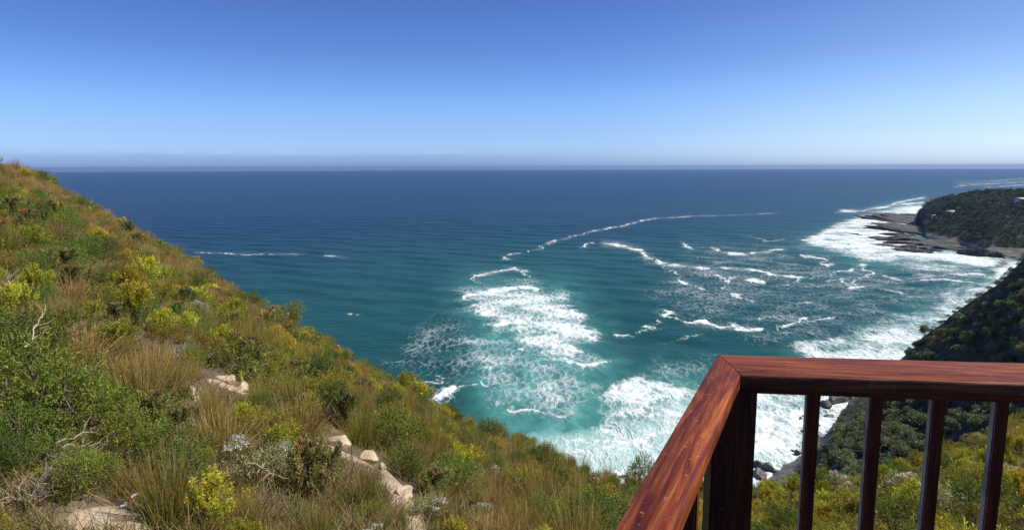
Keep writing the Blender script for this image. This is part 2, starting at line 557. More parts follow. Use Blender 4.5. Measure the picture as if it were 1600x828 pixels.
# ------------------------------------------------------------------ sea
foam_lines = [  # (points, half width px, strength)
    ([(783, 403), (800, 400), (815, 396)], 2.0, .7),
    ([(825, 393), (838, 388), (850, 381), (870, 376), (892, 371), (910, 366), (945, 358), (975, 352), (1000, 346), (1025, 341)], 1.5, .78),
    ([(905, 388), (915, 383), (922, 380)], 2.2, .8),
    ([(1025, 341), (1080, 338), (1150, 336), (1220, 333)], 1.6, .55),
    ([(741, 440), (744, 431), (775, 425), (800, 420), (815, 422), (827, 431)], 2.4, .95),
    ([(945, 381), (966, 382), (986, 386), (1003, 392), (1002, 399), (1012, 403), (1030, 410), (1048, 415), (1075, 417), (1105, 420), (1110, 425)], 3.6, 1.0),
    ([(1040, 418), (1048, 424), (1056, 430), (1052, 437), (1062, 442), (1080, 444), (1105, 452)], 3.0, .9),
    ([(1125, 420), (1165, 420), (1200, 429), (1230, 432), (1252, 434), (1290, 432), (1330, 424), (1350, 415)], 2.8, .9),
    ([(1115, 433), (1132, 440), (1150, 434), (1172, 437), (1197, 441)], 4.0, 1.0),
    ([(1128, 436), (1137, 446), (1142, 450)], 2.5, .9),
    ([(1210, 448), (1240, 445), (1254, 433), (1270, 436)], 2.6, .8),
    ([(1300, 440), (1318, 436), (1330, 446), (1326, 453), (1345, 450), (1340, 438), (1356, 428), (1352, 416)], 3.0, 1.0),
    ([(1140, 460), (1168, 466), (1180, 470)], 2.6, .8),
    ([(1215, 470), (1240, 474), (1275, 475)], 2.2, .7),
    ([(1022, 481), (1050, 488), (1070, 496), (1066, 505), (1090, 505), (1106, 512), (1130, 510), (1150, 514), (1178, 516)], 3.2, .95),
    ([(955, 524), (985, 523), (1008, 516), (1022, 505), (1034, 498)], 2.2, .75),
    ([(1020, 540), (1045, 535), (1060, 525), (1100, 522)], 2.0, .5),
    ([(1215, 512), (1240, 506), (1250, 498), (1262, 506), (1278, 503), (1295, 495)], 3.2, .95),
    ([(1190, 500), (1215, 518), (1250, 518)], 2.2, .7),
    ([(1350, 372), (1310, 372), (1290, 380), (1260, 376)], 3, .8),
    ([(1110, 388), (1130, 396), (1165, 398), (1190, 393), (1225, 390)], 3, .85),
    ([(1065, 378), (1072, 386), (1080, 388)], 2.2, .8),
    ([(1255, 400), (1280, 405), (1285, 415), (1310, 412)], 2.6, .85),
    ([(1160, 368), (1200, 378), (1240, 372)], 1.8, .55),
    ([(1380, 430), (1420, 440), (1470, 436), (1520, 442)], 2.6, .7),
    ([(1360, 450), (1410, 458), (1450, 470), (1490, 460)], 2.6, .7),
    ([(1400, 478), (1440, 482), (1470, 476)], 2.6, .7),
    ([(1440, 420), (1480, 428), (1540, 430)], 2.2, .75),
    ([(299, 395), (318, 396), (345, 397), (390, 398), (430, 398), (472, 398)], 1.2, .75),
    ([(510, 400), (522, 399), (535, 402)], 1.7, .8),
    ([(537, 491), (545, 490)], 2.5, .8),
    ([(600, 566), (625, 560), (650, 556)], 2.5, .6),
    ([(650, 560), (658, 554), (664, 548)], 2.8, .8),
    ([(664, 628), (672, 622), (686, 614), (690, 606)], 6.5, 1.1),
    ([(690, 612), (715, 606), (742, 606)], 2.6, .7),
    ([(690, 545), (715, 543), (740, 537), (765, 540)], 3.2, .6),
    ([(640, 600), (665, 598), (690, 585), (700, 570), (722, 560)], 2.6, .5),
    ([(730, 460), (765, 456), (800, 450), (828, 447), (838, 455)], 6.5, 1.15),
    ([(724, 462), (735, 476), (760, 488), (778, 492)], 6.0, .95),
    ([(768, 510), (785, 508), (802, 507), (815, 502)], 6.0, 1.25),
    ([(850, 560), (880, 568), (905, 570), (920, 565)], 6.0, 1.1),
    ([(812, 540), (835, 552), (860, 560)], 6.0, .8),
    ([(760, 600), (790, 630), (815, 644), (850, 650), (880, 640)], 5.0, .72),
    ([(870, 705), (910, 690), (960, 690), (1010, 688), (1060, 670), (1100, 650)], 9.0, 1.05),
    ([(1490, 292), (1530, 288), (1560, 287), (1600, 284), (1700, 282)], 1.3, .7),
    ([(1500, 289), (1545, 284), (1600, 279)], 1.0, .65),
    ([(1540, 293), (1600, 289)], 1.2, .7),
    ([(1312, 330), (1345, 330), (1375, 325), (1400, 320), (1440, 317)], 3.0, .9),
    ([(1395, 318), (1420, 313), (1445, 309)], 2.0, .9),
]
foam_polys = [  # (polygon, strength inside, soft edge px)
    ([(722, 462), (745, 452), (800, 446), (840, 452), (882, 455), (905, 480), (927, 520), (920, 562), (890, 570), (850, 560), (815, 545), (800, 520), (760, 497), (730, 482)], .74, 24),
    ([(840, 470), (880, 470), (915, 520), (912, 560), (850, 552), (830, 510)], .84, 20),
    ([(700, 520), (800, 530), (880, 575), (925, 600), (900, 640), (850, 655), (800, 645), (760, 600)], .52, 34),
    ([(640, 500), (720, 480), (760, 540), (720, 600), (650, 610), (610, 570)], .34, 40),
    ([(920, 625), (945, 598), (990, 584), (1035, 600), (1060, 618), (1100, 600), (1110, 640), (1060, 690), (960, 690), (925, 665)], .80, 24),
    ([(960, 690), (1090, 655), (1150, 600), (1210, 640), (1180, 760), (1000, 800), (930, 752), (868, 715), (900, 690)], .76, 30),
    ([(1020, 560), (1120, 560), (1130, 600), (1050, 620), (1020, 600)], .36, 25),
    ([(1140, 605), (1330, 600), (1300, 650), (1240, 720), (1190, 760), (1120, 760)], .88, 24),
    ([(1180, 700), (1230, 660), (1290, 618), (1350, 575), (1420, 560), (1400, 620), (1310, 680), (1240, 740), (1180, 770)], 1.0, 14),
    ([(1242, 570), (1250, 540), (1300, 522), (1360, 512), (1430, 500), (1500, 468), (1545, 430), (1575, 400), (1650, 420), (1500, 520), (1400, 600), (1300, 620), (1230, 620)], .76, 24),
    ([(1330, 500), (1440, 480), (1520, 440), (1540, 420), (1500, 480), (1420, 520)], .62, 26),
    ([(1255, 378), (1300, 352), (1350, 336), (1400, 322), (1440, 318), (1450, 345), (1420, 390), (1530, 396), (1580, 402), (1545, 420), (1470, 410), (1400, 408), (1345, 410), (1300, 392)], .90, 13),
    ([(1080, 372), (1260, 372), (1330, 400), (1560, 405), (1540, 470), (1300, 530), (1180, 540), (1000, 470)], .345, 60),
    ([(1360, 405), (1560, 402), (1530, 450), (1440, 440)], .52, 24),
    ([(1490, 282), (1760, 270), (1760, 292), (1500, 294)], .34, 5),
]
aer_polys = [  # aerated turquoise water
    ([(740, 450), (880, 455), (930, 540), (960, 600), (1040, 585), (1120, 600), (1200, 620), (1200, 780), (900, 800), (800, 690), (740, 600), (760, 540)], 1.0, 70),
    ([(760, 560), (900, 580), (900, 650), (800, 650)], 1.0, 40),
    ([(1130, 600), (1330, 600), (1200, 760), (1100, 760)], 1.0, 50),
    ([(850, 680), (960, 660), (1060, 625), (1150, 600), (1230, 620), (1190, 770), (1000, 800), (880, 750)], 2.1, 60),
    ([(1240, 560), (1400, 510), (1550, 430), (1400, 600)], .8, 50),
    ([(1255, 378), (1400, 322), (1440, 318), (1560, 400), (1540, 420), (1340, 412)], .6, 30),
]


def seg_dist(px, py, pts):
    d = np.full(px.shape, 1e9)
    for (x0, y0), (x1, y1) in zip(pts[:-1], pts[1:]):
        dx, dy = x1 - x0, y1 - y0
        t = np.clip(((px - x0) * dx + (py - y0) * dy) / (dx * dx + dy * dy + 1e-9), 0, 1)
        d = np.minimum(d, np.hypot(px - x0 - t * dx, (py - y0 - t * dy) * 1.35))
    return d


def poly_sd(px, py, pts):
    """signed distance, negative inside"""
    d = seg_dist(px, py, list(pts) + [pts[0]])
    ins = np.zeros(px.shape, bool)
    n = len(pts)
    for i in range(n):
        x0, y0 = pts[i]; x1, y1 = pts[(i + 1) % n]
        if y0 == y1: continue
        c = ((y0 > py) != (y1 > py)) & (px < (x1 - x0) * (py - y0) / (y1 - y0) + x0)
        ins ^= c
    return np.where(ins, -d, d)


dep = np.concatenate([np.radians(np.linspace(52, 31, 20))[:-1], np.radians(np.linspace(31, 3.0, 620))[:-1], np.radians(np.linspace(3.0, 0.229, 190))])
r_w = H / np.tan(dep)
az_w = np.radians(np.concatenate([np.linspace(-180, -46, 40)[:-1], np.linspace(-46, -40, 20)[:-1], np.linspace(-40, 40, 1000), np.linspace(40, 46, 20)[1:], np.linspace(46, 180, 40)[1:]]))
AZ, RR = np.meshgrid(az_w, r_w)
X = RR * np.sin(AZ); Y = RR * np.cos(AZ)
Pw = np.stack([X, Y, np.full(X.shape, -H)], -1)
PX, PY, PD = project(Pw)
fov = (np.abs(np.degrees(AZ)) < 50)
wx = (fbm(X / 26, Y / 26, 61, 4) - .5); wy = (fbm(X / 26, Y / 26, 71, 4) - .5)
wx2 = (fbm(X / 7, Y / 7, 63, 3) - .5); wy2 = (fbm(X / 7, Y / 7, 73, 3) - .5)
pxm = F * np.cos(AZ) ** 0 / RR           # photo px per metre across
pw = PX + (wx * 26 + wx2 * 9) * np.minimum(pxm, 3.0); ph = PY + (wy * 26 + wy2 * 9) * np.minimum(pxm, 3.0) * np.sin(dep)[:, None]
foam = np.zeros(X.shape); aer = np.zeros(X.shape)
for pts, w, s in foam_lines:
    xs = [p[0] for p in pts]; ys = [p[1] for p in pts]
    m = fov & (PX > min(xs) - 60) & (PX < max(xs) + 60) & (PY > min(ys) - 50) & (PY < max(ys) + 50)
    d = seg_dist(pw[m], ph[m], pts)
    brk = 0.45 + 0.9 * smooth(.2, .75, fbm(X[m] / 16, Y[m] / 16, 81, 3))
    wv = w * (0.35 + 1.1 * fbm(X[m] / 12 + 9, Y[m] / 12, 83, 3))
    core = s * 0.92 * np.exp(-(d / wv) ** 2) * brk
    halo = 0.44 * s * np.exp(-(d / (w * 3.4)) ** 2)
    foam[m] = np.maximum(foam[m], np.maximum(core, halo))
for pts, s, e in foam_polys:
    xs = [p[0] for p in pts]; ys = [p[1] for p in pts]
    m = fov & (PX > min(xs) - 90) & (PX < max(xs) + 90) & (PY > min(ys) - 70) & (PY < max(ys) + 70)
    d = poly_sd(pw[m], ph[m], pts)
    vv = s * smooth(e * 0.9, -e * 0.9, d) * (0.58 + 0.80 * smooth(.15, .85, fbm(X[m] / 18, Y[m] / 18, 91, 4)))
    foam[m] = np.maximum(foam[m], vv)
for pts, s, e in aer_polys:
    xs = [p[0] for p in pts]; ys = [p[1] for p in pts]
    m = fov & (PX > min(xs) - 160) & (PX < max(xs) + 160) & (PY > min(ys) - 120) & (PY < max(ys) + 120)
    d = poly_sd(pw[m], ph[m], pts)
    aer[m] = np.maximum(aer[m], s * smooth(e, -e * 0.8, d))
# deep water / inshore water: 0 offshore .. 1 inshore (real depth of the bay)
shal = smooth(300, 440, PY + (PX - 800) * 0.09 + (fbm(X / 260, Y / 260, 95, 3) - .5) * 60)
shal = np.where(fov, shal, 0.5)
u = X * 0.35 + Y * 0.94; v2 = X * 0.94 - Y * 0.35
sw = 0.35 * np.sin(u * 2 * PI / 46 + 2.2 * fbm(X / 90, Y / 90, 13, 2) * 3) + 0.22 * np.sin((u * .9 + v2 * .25) * 2 * PI / 27 + 4 * fbm(X / 60, Y / 60, 14, 2))
sw = sw + 0.35 * (fbm(X / 9, Y / 9, 17, 3) - .5)
sw = sw * smooth(2500, 700, RR)
z = -H + sw + np.clip(foam, 0, 1.2) * (0.7 + 2.4 * (fbm(X / 6, Y / 9, 19, 4) - .45)) * smooth(1800, 500, RR)
Pw[..., 2] = z
V = Pw.reshape(-1, 3)

m, nt, out = new_mat('sea_water')
geo = N(nt, 'ShaderNodeNewGeometry')
a_f = N(nt, 'ShaderNodeAttribute', attribute_name='foam')
a_a = N(nt, 'ShaderNodeAttribute', attribute_name='aer')
a_s = N(nt, 'ShaderNodeAttribute', attribute_name='shal')
nd = N(nt, 'ShaderNodeTexNoise', i_Scale=0.09, i_Detail=5.0, i_Roughness=0.6)
nt.links.new(geo.outputs['Position'], nd.inputs['Vector'])
sub = N(nt, 'ShaderNodeVectorMath'); sub.operation = 'SUBTRACT'
nt.links.new(nd.outputs['Color'], sub.inputs[0]); sub.inputs[1].default_value = (.5, .5, .5)
scl = N(nt, 'ShaderNodeVectorMath'); scl.operation = 'SCALE'; scl.inputs['Scale'].default_value = 11.0
nt.links.new(sub.outputs[0], scl.inputs[0])
wp = N(nt, 'ShaderNodeVectorMath'); wp.operation = 'ADD'
nt.links.new(geo.outputs['Position'], wp.inputs[0]); nt.links.new(scl.outputs[0], wp.inputs[1])
wq = N(nt, 'ShaderNodeMapping'); wq.inputs['Rotation'].default_value = (0, 0, math.radians(-8)); wq.inputs['Scale'].default_value = (1.75, .50, 1)
nt.links.new(wp.outputs[0], wq.inputs['Vector'])
wp = wq


def voro(scale):
    v = N(nt, 'ShaderNodeTexVoronoi', i_Scale=scale); v.feature = 'DISTANCE_TO_EDGE'; v.voronoi_dimensions = '2D'
    nt.links.new(wp.outputs[0], v.inputs['Vector'])
    return v.outputs['Distance']


e1 = math_node(nt, 'MULTIPLY', voro(0.16), 2.2, clamp=True)
e2 = math_node(nt, 'MULTIPLY', voro(0.47), 2.2, clamp=True)
nf = N(nt, 'ShaderNodeTexNoise', i_Scale=0.35, i_Detail=7.0, i_Roughness=0.72)
nt.links.new(wp.outputs[0], nf.inputs['Vector'])
nb = N(nt, 'ShaderNodeTexNoise', i_Scale=0.055, i_Detail=4.0, i_Roughness=0.6)
nt.links.new(geo.outputs['Position'], nb.inputs['Vector'])
lace = math_node(nt, 'ADD', math_node(nt, 'MULTIPLY', e1, 0.34), math_node(nt, 'MULTIPLY', e2, 0.22))
lace = math_node(nt, 'ADD', lace, math_node(nt, 'MULTIPLY', nf.outputs[0], 0.52))
lace = math_node(nt, 'ADD', lace, math_node(nt, 'MULTIPLY', nb.outputs[0], 0.40))
lace = math_node(nt, 'SUBTRACT', lace, 0.14)
dif = math_node(nt, 'SUBTRACT', a_f.outputs['Fac'], lace)
mr = N(nt, 'ShaderNodeMapRange'); mr.interpolation_type = 'SMOOTHSTEP'
mr.inputs['From Min'].default_value = -0.12; mr.inputs['From Max'].default_value = 0.34
nt.links.new(dif, mr.inputs['Value'])
mk = N(nt, 'ShaderNodeMapRange'); mk.interpolation_type = 'SMOOTHSTEP'
mk.inputs['From Min'].default_value = -0.30; mk.inputs['From Max'].default_value = 0.55
nt.links.new(dif, mk.inputs['Value'])
fm = math_node(nt, 'MAXIMUM', math_node(nt, 'MULTIPLY', mr.outputs[0], .9), math_node(nt, 'MULTIPLY', mk.outputs[0], 1.0))
# water colour
nl = N(nt, 'ShaderNodeTexNoise', i_Scale=0.004, i_Detail=4.0)
nt.links.new(geo.outputs['Position'], nl.inputs['Vector'])
deepc = mixc(nt, nl.outputs[0], (0.0015, 0.017, 0.044), (0.003, 0.028, 0.060))
inc = mixc(nt, nl.outputs[0], (0.006, 0.050, 0.053), (0.011, 0.073, 0.068))
wc = mixc(nt, a_s.outputs['Fac'], deepc, inc)
na = N(nt, 'ShaderNodeTexNoise', i_Scale=0.06, i_Detail=6.0, i_Roughness=0.65)
nt.links.new(wp.outputs[0], na.inputs['Vector'])
ar = math_node(nt, 'MULTIPLY', a_a.outputs['Fac'], math_node(nt, 'MULTIPLY_ADD', na.outputs[0], 1.9, -0.25, clamp=True), clamp=True)
wc = mixc(nt, ar, wc, (0.085, 0.29, 0.26))
mk2 = math_node(nt, 'SUBTRACT', math_node(nt, 'MULTIPLY', a_a.outputs['Fac'], math_node(nt, 'MULTIPLY_ADD', na.outputs[0], .8, .6)), 1.05, clamp=True)
wc = mixc(nt, math_node(nt, 'MULTIPLY', mk2, .95), wc, (0.40, 0.58, 0.53))
nv = N(nt, 'ShaderNodeTexNoise', i_Scale=0.28, i_Detail=8.0, i_Roughness=0.7)
nv.inputs['Distortion'].default_value = 1.2
nt.links.new(wp.outputs[0], nv.inputs['Vector'])
rf = ramp(nt, [(0.32, (0.33, 0.50, 0.52)), (0.47, (0.66, 0.72, 0.72)), (0.64, (0.83, 0.84, 0.83))])
nt.links.new(nv.outputs[0], rf.inputs[0])
cc = mixc(nt, fm, wc, rf.outputs[0])
pr = N(nt, 'ShaderNodeBsdfPrincipled')
nt.links.new(cc, pr.inputs['Base Color'])
nt.links.new(math_node(nt, 'MULTIPLY_ADD', fm, 0.45, 0.28), pr.inputs['Roughness'])
pr.inputs['IOR'].default_value = 1.18
nt.links.new(math_node(nt, 'MULTIPLY_ADD', fm, -0.15, 0.2), pr.inputs['Specular IOR Level'])
# ripples
mp = N(nt, 'ShaderNodeMapping'); mp.inputs['Rotation'].default_value = (0, 0, math.radians(-20)); mp.inputs['Scale'].default_value = (0.35, 1.0, 1.0)
nt.links.new(geo.outputs['Position'], mp.inputs['Vector'])
w1 = N(nt, 'ShaderNodeTexNoise', i_Scale=0.22, i_Detail=7.0, i_Roughness=0.62)
w2 = N(nt, 'ShaderNodeTexNoise', i_Scale=0.03, i_Detail=4.0, i_Roughness=0.55)
for w_ in (w1, w2): nt.links.new(mp.outputs[0], w_.inputs['Vector'])
hh = math_node(nt, 'ADD', w1.outputs[0], math_node(nt, 'MULTIPLY', w2.outputs[0], 3.5))
hh = math_node(nt, 'ADD', hh, math_node(nt, 'MULTIPLY', fm, 0.5))
bp = N(nt, 'ShaderNodeBump', i_Strength=0.8, i_Distance=1.8)
nt.links.new(hh, bp.inputs['Height']); nt.links.new(bp.outputs[0], pr.inputs['Normal'])
nt.links.new(pr.outputs[0], out.inputs[0])
M_SEA = m
nr, nc = X.shape
o = link('sea', make_mesh('sea', V, grid_faces(nr, nc, True), M_SEA, smooth_shade=True, attrs={'foam': foam, 'aer': aer, 'shal': shal}))
tag(o, 'blue-green ocean with white surf along the shore', kind='structure')

# ------------------------------------------------------------------ rocks
def rock_mesh(name, mat, sx=1, sy=1, sz=1, seed=0, rough=0.28, cuts=5, sub=4):
    import bmesh
    bm = bmesh.new()
    bmesh.ops.create_icosphere(bm, subdivisions=sub, radius=1.0)
    r = np.random.default_rng(seed)
    Vv = np.array([v.co[:] for v in bm.verts])
    for _ in range(cuts * 2):                       # flat facets like broken stone
        nrm = unit(r.normal(size=3)); dd = r.uniform(0.5, 0.85)
        s = Vv @ nrm - dd
        Vv = Vv - np.where(s > 0, s * 0.92, 0)[:, None] * nrm
    for k, f_ in ((1.7, rough), (4.1, rough * 0.4), (9.0, rough * 0.16)):
        n1 = vnoise(Vv[:, 0] * k + 10 + seed, Vv[:, 1] * k + Vv[:, 2] * k * 1.3 + 20, seed % 50)
        Vv = Vv * (1 + f_ * (n1 - 0.5))[:, None]
    Vv = Vv * np.array([sx, sy, sz])
    for v, c in zip(bm.verts, Vv): v.co = c
    me = bpy.data.meshes.new(name); bm.to_mesh(me); bm.free()
    me.polygons.foreach_set('use_smooth', np.ones(len(me.polygons), bool))
    me.set_sharp_from_angle(angle=math.radians(38))
    me.materials.append(mat)
    return me


def put_rock(name, px, py, wpx, mat, aspect=(1, .8, .6), rz=0.0, seed=0, sink=0.35, label=None, cat='boulder', group=None):
    p = hit(px, py)
    d = np.linalg.norm(p)
    s = wpx / F * d * 0.5
    o = link(name, rock_mesh(name, mat, s * aspect[0], s * aspect[1], s * aspect[2], seed, .14, 7, 5))
    o.location = p + np.array([0, 0, s * aspect[2] * (1 - sink * 2)])
    o.rotation_euler = (rng.uniform(-.15, .15), rng.uniform(-.15, .15), rz)
    return tag(o, label, cat, group)


put_rock('boulder', 527, 702, 44, M_STONE, (1, .8, .85), 0.3, 4, label='large smooth cream boulder, uppermost of the stones beside the eroded path')
put_rock('boulder', 575, 722, 34, M_STONE, (1, .8, .8), 0.9, 9, label='flat-topped cream boulder half hidden by tussocks just below the largest boulder')
put_rock('boulder', 598, 738, 17, M_STONE, (.8, .7, 1.5), 0.2, 14, label='small upright cream stone at the top end of the eroded path')
put_rock('boulder', 628, 778, 46, M_STONE, (1, .9, .6), 0.5, 19, sink=.4, label='broad orange-tinted rock step in the middle of the eroded path')
put_rock('boulder', 648, 812, 40, M_STONE, (1, .9, .4), 0.1, 23, sink=.4, label='low pale rock slab at the lowest visible end of the path')
put_rock('boulder', 350, 599, 40, M_STONE, (1, .7, .6), 0.6, 29, label='pale pinkish rock on the bare patch of the upper slope')
put_rock('boulder', 378, 611, 30, M_STONE, (1, .7, .6), 1.1, 33, label='smaller grey-shadowed rock beside the pinkish rock on the bare patch')
put_rock('boulder', 460, 632, 14, M_STONE, (1, .7, .6), 1.6, 37, label='small cream stone peeping out between tussocks above the boulders')
put_rock('boulder', 368, 642, 16, M_STONE, (1, .7, .6), 2.6, 41, label='small stone beside the orange-yellow bush under the bare patch')
for (px, py, w_, sd) in ((607, 752, 8, 51), (618, 760, 9, 52), (612, 768, 7, 53), (636, 792, 9, 54), (640, 768, 7, 55), (655, 800, 8, 56), (622, 742, 7, 57), (340, 606, 8, 58), (362, 617, 9, 59), (386, 617, 8, 60), (130, 790, 9, 61), (105, 812, 8, 62)):
    put_rock('stone', px, py, w_, M_STONE, (1, .8, .6), sd, sd, label='fist-sized loose stone lying on bare sandy ground', cat='stone', group='loose stones on bare ground')

# path and bare patches: thin sheets draped on the hillside
def path_sheet(pts, label):
    P = np.array([hit(a, b) for a, b, _ in pts]); W = np.array([w for *_, w in pts]) / F * np.linalg.norm(P, axis=1) * 0.5
    t = np.linspace(0, len(P) - 1, 40)
    c = np.stack([np.interp(t, np.arange(len(P)), P[:, k]) for k in range(3)], 1)
    w_ = np.interp(t, np.arange(len(P)), W)
    e_ = np.minimum(t, len(P) - 1 - t); tap = np.sqrt(np.clip(e_ / .7, 0, 1)); w_ = w_ * np.maximum(tap, .03)
    tg = np.gradient(c[:, :2], axis=0); tg = tg / np.maximum(np.linalg.norm(tg, axis=1, keepdims=True), 1e-6)
    nx = np.stack([-tg[:, 1], tg[:, 0]], 1)
    k = np.linspace(-1, 1, 15)
    jl = 0.75 + 0.6 * vnoise(t * 1.9, t * 0 + 3, 5); jr = 0.75 + 0.6 * vnoise(t * 1.9, t * 0 + 8, 6)
    ww = np.where(k[None] < 0, jl[:, None], jr[:, None]) * w_[:, None] * k[None]
    xy = c[:, None, :2] + nx[:, None] * ww[..., None]
    zz = near_h(xy[..., 0], xy[..., 1]) + 0.045 - 0.10 * np.abs(k[None]) ** 3 - .09 * (1 - tap[:, None]) + .05 * (fbm(xy[..., 0] * 5, xy[..., 1] * 5, 7, 3) - .5)
    VV = np.concatenate([xy, zz[..., None]], -1).reshape(-1, 3)
    o = link('path', make_mesh('path', VV, grid_faces(40, 15, False), M_SAND, smooth_shade=True))
    return tag(o, label, kind='structure')


PATHS = [[(592, 728, 20), (606, 745, 34), (618, 765, 44), (632, 790, 48), (648, 815, 44), (664, 850, 44)],
         [(95, 815, 60), (135, 810, 70), (170, 810, 75), (205, 818, 60), (235, 835, 50)],
         [(322, 590, 30), (345, 601, 34), (368, 609, 36), (392, 618, 24)],
         [(300, 600, 12), (304, 615, 16), (306, 630, 10)],
         [(505, 690, 26), (530, 708, 34), (560, 722, 30), (592, 735, 22)]]
for p_, l_ in zip(PATHS, ('eroded sandy footpath between the tussocks', 'bare cream sand under the shrubs', 'bare pinkish earth on the slope', 'narrow strip of bare earth', 'bare earth round the boulders')):
    path_sheet(p_, l_)

# ------------------------------------------------------------------ plants: meshes
def lobes(n, R, Hh):
    """centres and radii of the uneven lobes of a crown standing on the ground"""
    c = []
    for k in range(n):
        a = rng.uniform(0, 2 * PI); q = math.sqrt(rng.uniform(0, 1)) * R * 0.75
        rad = R * rng.uniform(0.32, 0.55)
        zz = Hh * rng.uniform(0.45, 0.95) * (1 - 0.45 * (q / R) ** 2) - rad * 0.5
        c.append((q * math.cos(a), q * math.sin(a), max(zz, rad * 0.5), rad))
    return np.array(c)


def twigs_on(lb, n, inner=0.25):
    k = rng.integers(0, len(lb), n)
    d = unit(rng.normal(size=(n, 3)) + np.array([0, 0, 0.5]))
    rr = lb[k, 3] * np.where(rng.uniform(size=n) < inner, rng.uniform(.3, .9, n), rng.uniform(.85, 1.12, n))
    P = lb[k, :3] + d * rr[:, None] * np.array([1, 1, 0.9])
    ok = P[:, 2] > 0.03
    return P[ok], d[ok]


def stems(mb, lb, C, r0=0.018):
    for l in lb:
        b = np.array([l[0] * .12, l[1] * .12, -0.05])
        mid = np.array([l[0] * .5, l[1] * .5, l[2] * .45]) + rng.normal(size=3) * 0.05
        tip = l[:3] + np.array([0, 0, l[3] * .4])
        tube(mb, [b, mid, l[:3], tip], [r0, r0 * .75, r0 * .5, r0 * .2], C, 5)
        for _ in range(5):
            d = unit(rng.normal(size=3) + np.array([0, 0, .6]))
            s0 = mid + (l[:3] - mid) * rng.uniform(.2, 1)
            tube(mb, [s0, s0 + d * l[3] * .5, s0 + d * l[3] * .95 + np.array([0, 0, .03])], [r0 * .4, r0 * .3, r0 * .12], C, 4)


def shrub_fine(R=.6, Hh=.8, c=(.035, .07, .018), tw=420, per=16, L=.032, W=.011, nl=7, tl=.13, up=.55):
    lb = lobes(nl, R, Hh)
    P, d = twigs_on(lb, tw)
    d = unit(d + np.array([0, 0, up]) + rng.normal(size=d.shape) * .25)
    mb = MB()
    n = len(P)
    tc = jitter(c, n, .22, .08)
    for k in range(per):
        t = (k + .5) / per
        q = P + d * (tl * (t - .35)) + rng.normal(size=P.shape) * .004
        dd = unit(d * .75 + rng.normal(size=d.shape) * .75)
        cc = tc * np.exp(rng.normal(size=(n, 1)) * .15) * (0.88 + 0.24 * t)
        leaves(mb, q, dd, L * (1.1 - .3 * t), W, cc)
    ms = MB(); stems(ms, lb, (.09, .065, .045))
    return mb, ms


def shrub_shoots(R=.5, Hh=.9, c=(.13, .145, .018), shoots=150, per=26, L=.06, W=.016, nl=6, tl=.28, tipc=(.235, .215, .025)):
    """upright leafy shoots (conebush)"""
    lb = lobes(nl, R, Hh)
    P, d = twigs_on(lb, shoots, .2)
    d = unit(d * .5 + np.array([0, 0, .9]) + rng.normal(size=d.shape) * .15)
    n = len(P)
    mb = MB(); ms = MB()
    tc = jitter(c, n, .2, .07); tt = jitter(tipc, n, .18, .06)
    for k in range(per):
        t = (k + .5) / per
        q = P + d * (tl * (t - .55))
        dd = unit(d * (.35 + .5 * t) + unit(rng.normal(size=d.shape)) * .75)
        w = max(0, t - .45) / .55
        leaves(mb, q, dd, L * (.85 + .3 * math.sin(t * 3)), W, (tc * (1 - w) + tt * w) * np.exp(rng.normal(size=(n, 1)) * .12), .03)
    stems(ms, lb, (.10, .06, .035))
    return mb, ms


def shrub_rosette(R=.55, Hh=.9, c=(.085, .105, .034), shoots=60, per=34, L=.11, W=.022, nl=6, heads=5, hc=(.42, .13, .08)):
    """sugarbush: stiff upright leaves in rosettes, some carrying a flower head"""
    lb = lobes(nl, R, Hh)
    P, d = twigs_on(lb, shoots, .15)
    d = unit(d * .7 + np.array([0, 0, .8]))
    n = len(P)
    mb = MB(); ms = MB(); hs = []
    tc = jitter(c, n, .25, .09)
    for k in range(per):
        t = (k + .5) / per
        q = P + d * (.26 * (t - .7))
        s = unit(np.cross(d, rng.normal(size=d.shape)))
        dd = unit(d * (.45 + .6 * t) + s * (1.0 - .45 * t))
        leaves(mb, q, dd, L * (1 - .2 * t), W, tc * np.exp(rng.normal(size=(n, 1)) * .14), .05)
    stems(ms, lb, (.10, .07, .05), .02)
    order = np.argsort(-P[:, 2])
    for i in order[:heads]:
        hb = MB()
        for ring, (m_, op, ll) in enumerate(((9, .85, .085), (9, .55, .10), (7, .25, .105))):
            a = np.arange(m_) / m_ * 2 * PI + ring
            e1_ = unit(np.cross(d[i], np.array([.3, .9, .1]))); e2_ = np.cross(d[i], e1_)
            dd = unit(d[i][None] + op * (np.cos(a)[:, None] * e1_ + np.sin(a)[:, None] * e2_))
            leaves(hb, np.repeat(P[i][None] + d[i] * .02, m_, 0), dd, ll, .034, jitter(hc, m_, .2, .08), .12)
        hs.append(hb)
    return mb, ms, hs


def shrub_grey(R=.45, Hh=.6):
    mb, ms = shrub_fine(R, Hh, (.15, .17, .105), 330, 12, .035, .014, 6, .11, .6)
    fb = []
    lb = lobes(8, R * .9, Hh)
    P, d = twigs_on(lb, 60, 0)
    P = P[np.argsort(-P[:, 2])][:7]
    for p in P:
        m_ = 44
        b_ = MB()
        dd = unit(rng.normal(size=(m_, 3)) + np.array([0, 0, .9]))
        q = p + rng.normal(size=(m_, 3)) * np.array([.026, .026, .010]) + np.array([0, 0, .05])
        leaves(b_, q, dd, .040, .030, jitter((.31, .29, .24), m_, .18, .03))
        fb.append(b_)
    return mb, ms, fb


